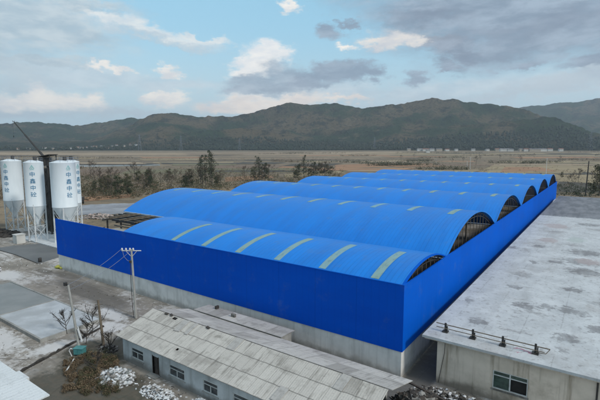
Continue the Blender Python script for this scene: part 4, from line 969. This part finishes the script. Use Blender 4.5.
# scrub: uncountable low bushes
def scrub(name, n, xr, yr, cond, hr, mat, seed, per=16, label=None, size=.33, group=None):
    g = np.random.default_rng(seed); cs = []; rs = []
    while len(cs) < n:
        x_, y_ = g.uniform(*xr), g.uniform(*yr)
        if not cond(x_, y_): continue
        p = atg(x_, y_); h = g.uniform(*hr); cs.append((p.x, p.y, p.z+h*.45)); rs.append(h*.75)
    V, Fq = leaves(cs, rs, per, size, g)
    return tag(npmesh(name, V, Fq, mat), label, 'scrub', group, 'stuff')
clear = lambda x, y: y < 199-(max(x, 84)-84)*.075+2 and not (x < 84 and y > 200)
scrub('scrub', 1500, (-40, 345), (167, 200), clear, (1.2, 3.6), M['leaf_brown'], 31, 22, 'brown dry brush covering the ground beyond the hall')
scrub('scrub', 520, (60, 345), (172, 199), clear, (1.5, 4.2), M['leaf_olive'], 32, 24, 'dull green brush scattered among the brown brush beyond the hall')
scrub('scrub', 420, (60, 345), (176, 199), clear, (2, 4.5), M['leaf_dark'], 33, 26, 'dark brush close behind the hall')
scrub('hedge', 700, (-60, 430), (158.6, 161.5), lambda x, y: True, (2, 6), M['leaf_brown'], 34, 14, 'dark line of brush along the far edge of the tan field')
scrub('scrub', 500, (-40, 140), (176, 204), lambda x, y: y < 205 and y < 201-(x-84)*.05, (.6, 2.0), M['leaf_brown'], 41, 30, 'low dry brush behind the silos')
gh_ = np.random.default_rng(23)
for i in range(26):
    x0_ = gh_.uniform(-40, 600); y0_ = 152.5+gh_.random()**1.5*17; dx_ = gh_.uniform(20, 90); sl_ = gh_.uniform(-.02, .02)
    if x0_ < 330 and y0_ > 170: continue
    scrub('hedge', int(40+dx_*1.2), (x0_, x0_+dx_), (y0_-1.5, y0_+1.5), lambda x, y: abs(y-(y0_+(x-x0_)*sl_)) < .25, (2, 6.5), M[['leaf_brown', 'leaf_dark', 'leaf_olive'][i % 3]], 60+i, 14, 'irregular line of brush along a field edge out on the plain', .6, 'brush lines on the plain')
scrub('scrub', 700, (400, 660), (157, 190), lambda x, y: True, (1, 3.2), M['leaf_brown'], 35, 16, 'sparse dry brush in the straw fields at the right')
scrub('scrub', 260, (545, 660), (186, 197), lambda x, y: True, (1, 2.6), M['leaf_dark'], 36, 20, 'dark weeds behind the grey roof')
scrub('weeds', 150, (64, 118), (352, 394), lambda x, y: y > 352+abs(x-92)*.3, (.2, .6), M['leaf_brown'], 37, 150, 'dry brown weeds left of the row house', .07)
V, Fq = [], None
g = np.random.default_rng(44); cs = [(at(x_, y_, 0).x, at(x_, y_, 0).y, .2) for x_, y_ in zip(g.uniform(78, 118, 90), g.uniform(352, 396, 90))]
V, Fq = leaves(cs, [.38]*90, 110, .06, g); tag(npmesh('weeds', V, Fq, M['leaf_olive']), 'green weeds among the dry ones left of the row house', 'weeds', None, 'stuff')
def sapling(px, py, h, seed, label):
    g = np.random.default_rng(seed); r = empty('bare_sapling', at(px, py, 0), 0, label, 'sapling', 'bare saplings beside the posts'); mb = MB()
    e = bare_skeleton(mb, h, g, .5, .05, 9); tw = mb
    for q in e:
        for k in range(3):
            d = Vector(g.normal(size=3)); d.z = abs(d.z); d.normalize(); tw.tube([q, q+d*h*.12], [.018, .008], 3, False)
    mb.build('trunk', M['twig_dark'], r)
sapling(67, 334, 3.2, 3, 'bare sapling left of the leaning lamp post'); sapling(92, 336, 3.6, 4, 'bare sapling between the two posts'); sapling(86, 344, 2.6, 5, 'low bare sapling beside the teal box'); sapling(110, 352, 2.4, 6, 'bare sapling by the left corner of the row house'); sapling(96, 374, 2.4, 8, 'bare sapling among the weeds left of the row house')
# far wood along the foot of the hills
g = np.random.default_rng(71); Vs = []; Fs = []; nv = 0
for i in range(5200):
    a_ = g.uniform(radians(-44), radians(44)); px_ = 300+F*tan(a_); r_ = g.uniform(1960, 2330)
    if px_ < 190 and g.random() < .75: continue
    x_, y_ = CAM.x+r_*(FWD.x*cos(a_)+RGT.x*sin(a_)), CAM.y+r_*(FWD.y*cos(a_)+RGT.y*sin(a_)); z_ = hill_z(x_, y_); h = g.uniform(7, 15); w = g.uniform(3, 6)
    k = 6; ring = []
    for (f, s) in ((.05, .5), (.35, 1.0), (.7, .65), (1.0, .08)):
        for j in range(k): q = 2*pi*j/k; ring.append((x_+w*s*cos(q)*g.uniform(.6, 1.3), y_+w*s*sin(q)*g.uniform(.6, 1.3), z_+h*f*g.uniform(.85, 1.1)))
    Vs += ring
    for l in range(3):
        for j in range(k): Fs.append((nv+l*k+j, nv+l*k+(j+1) % k, nv+(l+1)*k+(j+1) % k, nv+(l+1)*k+j))
    nv += 4*k
M['forest'] = leaf_mat('forest', (0.020, 0.032, 0.022), (0.048, 0.057, 0.036))
tag(npmesh('far_wood', Vs, Fs, M['forest']), 'dark wood along the foot of the hills', 'wood', None, 'stuff')

# ------------------------------------------------------------------ far village, pylons, poles
def house(px, r_, w, d, h, wall, roof, label, rot):
    p = polar(px, r_); p.z = hill_z(p.x, p.y); o = empty('village_house', p, rot, label, 'house', 'far village houses')
    mb = MB().box(-w/2, w/2, -d/2, d/2, -2, h); mb.build('wall', M[wall], o)
    e = .6; mb = MB(); z0 = h; z1 = h+d*.28
    A = [(-w/2-e, -d/2-e, z0), (w/2+e, -d/2-e, z0), (w/2+e, 0, z1), (-w/2-e, 0, z1)]; B = [(-w/2-e, d/2+e, z0), (w/2+e, d/2+e, z0)]
    mb.add(A+B, [(0, 1, 2, 3), (4, 3, 2, 5), (0, 3, 4), (1, 5, 2), (0, 4, 5, 1)]); mb.build('roof', M[roof], o)
    for k in range(max(2, int(w/4))):
        xx = -w/2+1.6+k*(w-3.2)/max(1, int(w/4)-1) if w > 8 else -w/4+k*w/2
        MB().box(xx-.6, xx+.6, -d/2-.06, -d/2-.01, h*.35, h*.7).build('window', M['glass_dark'], o)
gv = np.random.default_rng(9)
def where(px): return 'left of the tan field' if px < 200 else 'at the foot of the middle hill' if px < 460 else 'at the foot of the right hills'
for i, px_ in enumerate([72, 79, 84, 88, 93, 97, 103, 108, 114, 119, 125, 131, 137, 61, 54, 46, 30, 20]):
    house(px_+gv.uniform(-1, 1), gv.uniform(2080, 2260), gv.uniform(10, 18), 9, 4.5, 'house_tan' if i % 3 else 'house_pale', ['grey_tile', 'red_tile'][i % 2], ('red-roofed ' if i % 2 else 'grey-roofed ')+('tan' if i % 3 else 'pale')+' house in the far village on the left hill foot', YAW+gv.uniform(-.5, .5))
for i, (px_, w) in enumerate([(408, 14), (419, 22), (425, 26), (431, 18), (438, 24), (446, 16), (455, 12), (472, 14), (497, 24), (503, 34), (509, 20), (526, 30), (533, 40), (541, 26), (548, 18), (486, 14), (519, 14), (559, 14)]):
    house(px_, gv.uniform(1720, 1800), w, 10, gv.uniform(4.5, 7), 'house_pale' if i % 4 else 'house_tan', ['grey_tile', 'grey_tile', 'red_tile'][i % 3], ('long ' if w > 20 else 'small ')+('pale' if i % 4 else 'tan')+' house under a '+['grey', 'grey', 'red'][i % 3]+' roof '+where(px_), YAW+gv.uniform(-.25, .25))
house(427, 1080, 8, 6, 4, 'house_pale', 'grey_tile', 'lone white hut in the fields in front of the village', YAW)
def pylon(px, r_, h, label):
    p = polar(px, r_); p.z = hill_z(p.x, p.y); o = empty('pylon', p, YAW+.2, label, 'pylon', 'lattice pylons before the hills'); b = h*.085; mb = MB()
    lv = [0, .25, .45, .62, .76, .88, 1]; wd = lambda f: b*(1-f)**1.1+.5
    for k in range(len(lv)-1):
        f0, f1 = lv[k], lv[k+1]; c0 = [(sx*wd(f0), sy*wd(f0), f0*h) for sx, sy in ((-1, -1), (1, -1), (1, 1), (-1, 1))]; c1 = [(sx*wd(f1), sy*wd(f1), f1*h) for sx, sy in ((-1, -1), (1, -1), (1, 1), (-1, 1))]
        for j in range(4):
            mb.tube([c0[j], c1[j]], .22, 4, False); mb.tube([c0[j], c1[(j+1) % 4]], .12, 3, False); mb.tube([c0[(j+1) % 4], c1[j]], .12, 3, False)
    mb.build('tower', M['wire'], o); arm = MB()
    for f, w in ((.66, .16), (.79, .13), (.92, .10)):
        arm.tube([(-w*h, 0, f*h), (w*h, 0, f*h)], .2, 4); arm.tube([(-w*h, 0, f*h), (0, 0, f*h+.06*h)], .12, 3); arm.tube([(w*h, 0, f*h), (0, 0, f*h+.06*h)], .12, 3)
    arm.build('crossarms', M['wire'], o)
pylon(141, 1750, 62, 'left lattice pylon before the hills'); pylon(182, 1800, 60, 'second lattice pylon before the hills, right of the left one'); pylon(240, 1900, 52, 'lattice pylon before the middle hill'); pylon(374, 2000, 55, 'lattice pylon before the wooded middle of the hills'); pylon(588, 1700, 62, 'lattice pylon at the far right before the hills')
def thinpole(px, py, top, r_, mat, label):
    p = atg(px, py); h = ontoY(px, top, p.y).z-p.z; o = empty('field_pole', p, YAW, label, 'pole')
    MB().tube([(0, 0, 0), (0, 0, h)], [r_*1.2, r_*.8], 8).build('pole', M[mat], o)
    MB().tube([(-1.1, 0, h-.7), (1.1, 0, h-.7)], .09, 5).build('crossarm', M[mat], o)
thinpole(470, 169, 157, .22, 'white_paint', 'white pole in the fields above the farthest roof vaults')
thinpole(467, 168, 161, .18, 'white_paint', 'shorter white pole just left of the white field pole')
thinpole(546, 174, 158, .20, 'white_paint', 'white pole in the straw field above the end of the hall')
thinpole(436, 163.5, 156, .2, 'pole_concrete', 'grey pole in the fields by the white hut')
p = atg(585.3, 196); h = ontoY(587, 161, p.y).z
o = empty('dark_pole', p, YAW, 'dark bare pole standing just beyond the grey roof', 'pole')
MB().tube([(0, 0, 0), (.45, 0, h)], [.33, .24], 10).build('pole', M['dark_steel'], o)
MB().tube([(-.9, 0, h*.62), (1.2, 0, h*.60)], .08, 5).build('crossarm', M['pole_concrete'], o)

# ------------------------------------------------------------------ sky, sun, haze
SUN_AZ = radians(62)      # to the right of the view direction... measured from the camera heading
SUN_EL = radians(36)
SA = 2.2
sd = (FWD*cos(SA)+RGT*sin(SA))*cos(SUN_EL)+Vector((0, 0, sin(SUN_EL)))
W = bpy.data.worlds.new('World'); S.world = W; W.use_nodes = True
t = NT(W.node_tree); t.n.clear()
out = t.node('ShaderNodeOutputWorld'); bg = t.node('ShaderNodeBackground'); t.l.new(bg.outputs[0], out.inputs[0]); bg.inputs[1].default_value = 0.1
sky = t.node('ShaderNodeTexSky', sky_type='NISHITA'); sky.sun_disc = False; sky.sun_elevation = SUN_EL; sky.sun_rotation = math.atan2(sd.x, sd.y); sky.air_density = 1.2; sky.dust_density = 1.0
d = t.node('ShaderNodeTexCoord').outputs['Generated']
def dot(v, c): n = t.node('ShaderNodeVectorMath', {0: v, 1: tuple(c)}, operation='DOT_PRODUCT'); return n.outputs['Value']
azs = t.m('MULTIPLY', t.m('ARCTAN2', dot(d, RGT), dot(d, FWD)), 180/pi); els = t.m('MULTIPLY', t.m('ARCSINE', dot(d, (0, 0, 1))), 180/pi)
def ae(px, py):
    r = ray(px, py).normalized(); return math.degrees(math.atan2(r.dot(RGT), r.dot(FWD))), math.degrees(math.asin(r.z))
def B(lst):                            # cloud centres given by where they stand in the sky
    o = []
    for b in lst:
        a, e = ae(b[0], b[1]); o.append((a, e, b[2]*.131, b[3]*.131, -radians(b[4]) if len(b) > 4 else 0))
    return o
dv = t.map(d, (1, 1, 2.6)); n1 = t.noise(dv, 5.0, 9, 0.6, 0.3); n2 = t.noise(t.map(d, (1, 1, 3.2), (3, 1, 2)), 14.0, 7, 0.6, 0.2); n3 = t.noise(t.map(d, (1, 1, 6.0), (5, 2, 7)), 4.0, 7, 0.6)
nz = t.m('ADD', t.m('MULTIPLY', n1, 0.55), t.m('MULTIPLY', n2, 0.45))
K = 10.0
def col(r, g, b, k=1.0):               # sRGB look of a cloud -> radiance before the 0.1 strength
    f = lambda v: ((v/255+.055)/1.055)**2.4 if v > 10 else v/255/12.92
    return tuple(f(v)*K*k for v in (r, g, b))
skyc = t.mix(1.0, sky.outputs[0], (1.9, 1.75, 1.35), 'MULTIPLY')
c = t.mix(t.mr(els, 1.0, 24.0, 0.93, 0.12), skyc, col(190, 209, 221))
c = t.mix(t.mr(els, 3.0, 16.0, 0.15, 0.6), c, col(128, 196, 232))
# overcast everywhere out of frame, thinning to blue patches
oc = t.mr(t.m('ADD', t.m('MULTIPLY', n1, 1.2), t.mr(els, 18, 40, 0, 0.45)), 0.62, 0.95)
far_ = t.mr(t.m('ABSOLUTE', azs), 38, 60); occ = t.m('MULTIPLY', oc, t.m('MAXIMUM', far_, t.mr(els, 22, 34)))
c = t.mix(t.m('MULTIPLY', occ, 0.9), c, t.mix(t.mr(nz, .35, .65), col(168, 180, 194), col(222, 226, 228)))
w1 = t.node('ShaderNodeTexNoise', {'Vector': t.map(d, (1, 1, 2.2), (8, 2, 1)), 'Scale': 7.0, 'Detail': 6, 'Roughness': 0.62}).outputs['Color']
w2 = t.node('ShaderNodeTexNoise', {'Vector': t.map(d, (1, 1, 2.0), (1, 6, 3)), 'Scale': 26.0, 'Detail': 6, 'Roughness': 0.65}).outputs['Color']
s1 = t.node('ShaderNodeSeparateColor', {0: w1}); s2 = t.node('ShaderNodeSeparateColor', {0: w2})
def warp(v, a, b, ka, kb): return t.m('ADD', v, t.m('ADD', t.m('MULTIPLY', t.m('SUBTRACT', a, .5), ka), t.m('MULTIPLY', t.m('SUBTRACT', b, .5), kb)))
azw = warp(azs, s1.outputs[0], s2.outputs[0], 11.0, 4.0); elw = warp(els, s1.outputs[1], s2.outputs[1], 4.6, 2.6)
def layer(c, lst, colour, op, amt=1.0, e0=0.0, e1=0.4, n=None, shade=None):
    k = t.blobs(azw, elw, B(lst), n if n is not None else nz, amt*1.25, e0-.12, e1+.20)
    cc = t.mix(t.mr(n2, 0.35, 0.68), colour, shade) if shade else colour
    return t.mix(t.m('MULTIPLY', k, op), c, cc)
# low pale layers
c = layer(c, [(60, 78, 150, 16), (160, 85, 90, 12), (430, 92, 180, 14, -3), (560, 84, 110, 18, -6), (320, 95, 130, 14)], col(206, 217, 224), .75, 1.4, 0, .7, n3, col(186, 201, 212))
c = layer(c, [(540, 92, 120, 9, -8), (440, 100, 80, 7), (20, 112, 90, 8), (120, 112, 80, 6), (590, 75, 60, 8, -8)], col(186, 198, 207), .7, 1.4, 0, .6, n3)
# upper-left grey bank
c = layer(c, [(20, 22, 100, 34), (70, 34, 60, 16), (-60, 30, 100, 60), (30, 62, 70, 7), (90, 8, 50, 10)], col(168, 187, 199), .92, 1.2, -.1, .45, nz, col(196, 208, 214))
# bright streak
c = layer(c, [(150, 30, 70, 7.5, 9), (115, 20, 26, 7, 14), (205, 38, 36, 4.5, 6)], col(232, 233, 230), .85, 1.2, 0, .5, nz, col(203, 214, 221))
c = layer(c, [(160, 38, 60, 5, 8)], col(180, 196, 207), .5, 1.2, 0, .5)
# small white puffs and horizon cumulus
c = layer(c, [(289, 3, 13, 6, 20), (340, 45, 15, 4.5), (30, 90, 18, 9), (50, 100, 52, 11), (85, 102, 30, 8), (165, 99, 27, 8, 8), (150, 94, 10, 5), (255, 104, 48, 9), (225, 105, 20, 6), (165, 72, 14, 6), (110, 70, 22, 4)], col(247, 241, 232), .97, 1.1, -.05, .45, nz, col(214, 217, 220))
c = layer(c, [(290, 104, 60, 9, -4), (350, 100, 28, 6), (240, 107, 40, 7)], col(246, 234, 222), .95, 1.0, -.08, .5, nz, col(222, 216, 212))
c = layer(c, [(262, 60, 32, 18, -18), (276, 52, 22, 13), (246, 68, 22, 12)], col(243, 241, 237), .97, .95, 0, .35, nz, col(222, 226, 230))
# slate-grey clouds
c = layer(c, [(258, 82, 34, 10, -6), (292, 76, 38, 16), (283, 88, 48, 10), (246, 92, 28, 6)], col(142, 158, 175), .85, 1.1, 0, .45, nz, col(178, 190, 202))
c = layer(c, [(330, 76, 30, 12, -4), (348, 72, 34, 11), (368, 74, 20, 8), (316, 84, 30, 8), (415, 76, 15, 9), (327, 27, 18, 11, -20), (350, 20, 12, 6), (447, 66, 12, 4, -10), (520, 66, 18, 5, -6), (597, 62, 30, 7)], col(132, 147, 166), .88, 1.0, 0, .4, nz, col(156, 170, 186))
# bright rim under the great dark cloud, then the cloud itself
c = layer(c, [(390, 37, 48, 11, 4), (372, 38, 22, 10), (440, 44, 30, 8, 10)], col(229, 225, 219), .9, 1.0, 0, .4, nz, col(198, 204, 212))
c = layer(c, [(500, 14, 140, 38, -2), (560, 36, 120, 24, -6), (440, 12, 86, 32), (460, 48, 70, 18, 16), (640, 20, 90, 40), (450, 60, 30, 10, 20), (520, -20, 170, 38)], col(130, 144, 162), .92, 1.15, -.12, .5, nz, col(160, 174, 190))
c = layer(c, [(520, 30, 90, 12, -4), (480, 52, 44, 6, 6), (420, 18, 40, 10)], col(120, 133, 152), .55, 1.3, 0, .6)
c = layer(c, [(388, 39, 34, 8, 4), (366, 38, 16, 7), (412, 41, 22, 5, 6)], col(232, 226, 218), .9, 1.0, 0, .4, nz, col(206, 208, 212))
t.set(bg.inputs[0], c)
sl = bpy.data.lights.new('sun', 'SUN'); sl.energy = 1.9; sl.angle = radians(8); sl.color = (1.0, .95, .88)
so = bpy.data.objects.new('sun', sl); COL.objects.link(so); so.location = (0, 0, 300); so.rotation_euler = (-sd).to_track_quat('-Z', 'Y').to_euler()
zt_ = float(GZ.max())+15
hz = MB().box(CAM.x-8200, CAM.x+8200, CAM.y-8200, CAM.y+8200, -14, zt_)
m = bpy.data.materials.new('haze_air'); m.use_nodes = True; nt = m.node_tree; nt.nodes.clear()
o_ = nt.nodes.new('ShaderNodeOutputMaterial'); v_ = nt.nodes.new('ShaderNodeVolumePrincipled'); nt.links.new(v_.outputs[0], o_.inputs['Volume'])
v_.inputs['Color'].default_value = (.72, .83, .96, 1); v_.inputs['Density'].default_value = 1.05e-4; v_.inputs['Anisotropy'].default_value = 0.2
hb = hz.build('haze', m); tag(hb, kind='stuff')

# ------------------------------------------------------------------ render settings
S.render.engine = 'CYCLES'
S.view_settings.view_transform = 'Standard'; S.view_settings.look = 'None'; S.view_settings.gamma = 1; S.view_settings.use_curve_mapping = False
S.view_settings.exposure = 0.22
cy = S.cycles
cy.use_denoising = True
try: cy.denoiser = 'OPENIMAGEDENOISE'
except Exception: pass
cy.max_bounces = 6; cy.diffuse_bounces = 3; cy.glossy_bounces = 2; cy.transmission_bounces = 2; cy.volume_bounces = 0; cy.use_adaptive_sampling = True; cy.caustics_reflective = False; cy.caustics_refractive = False
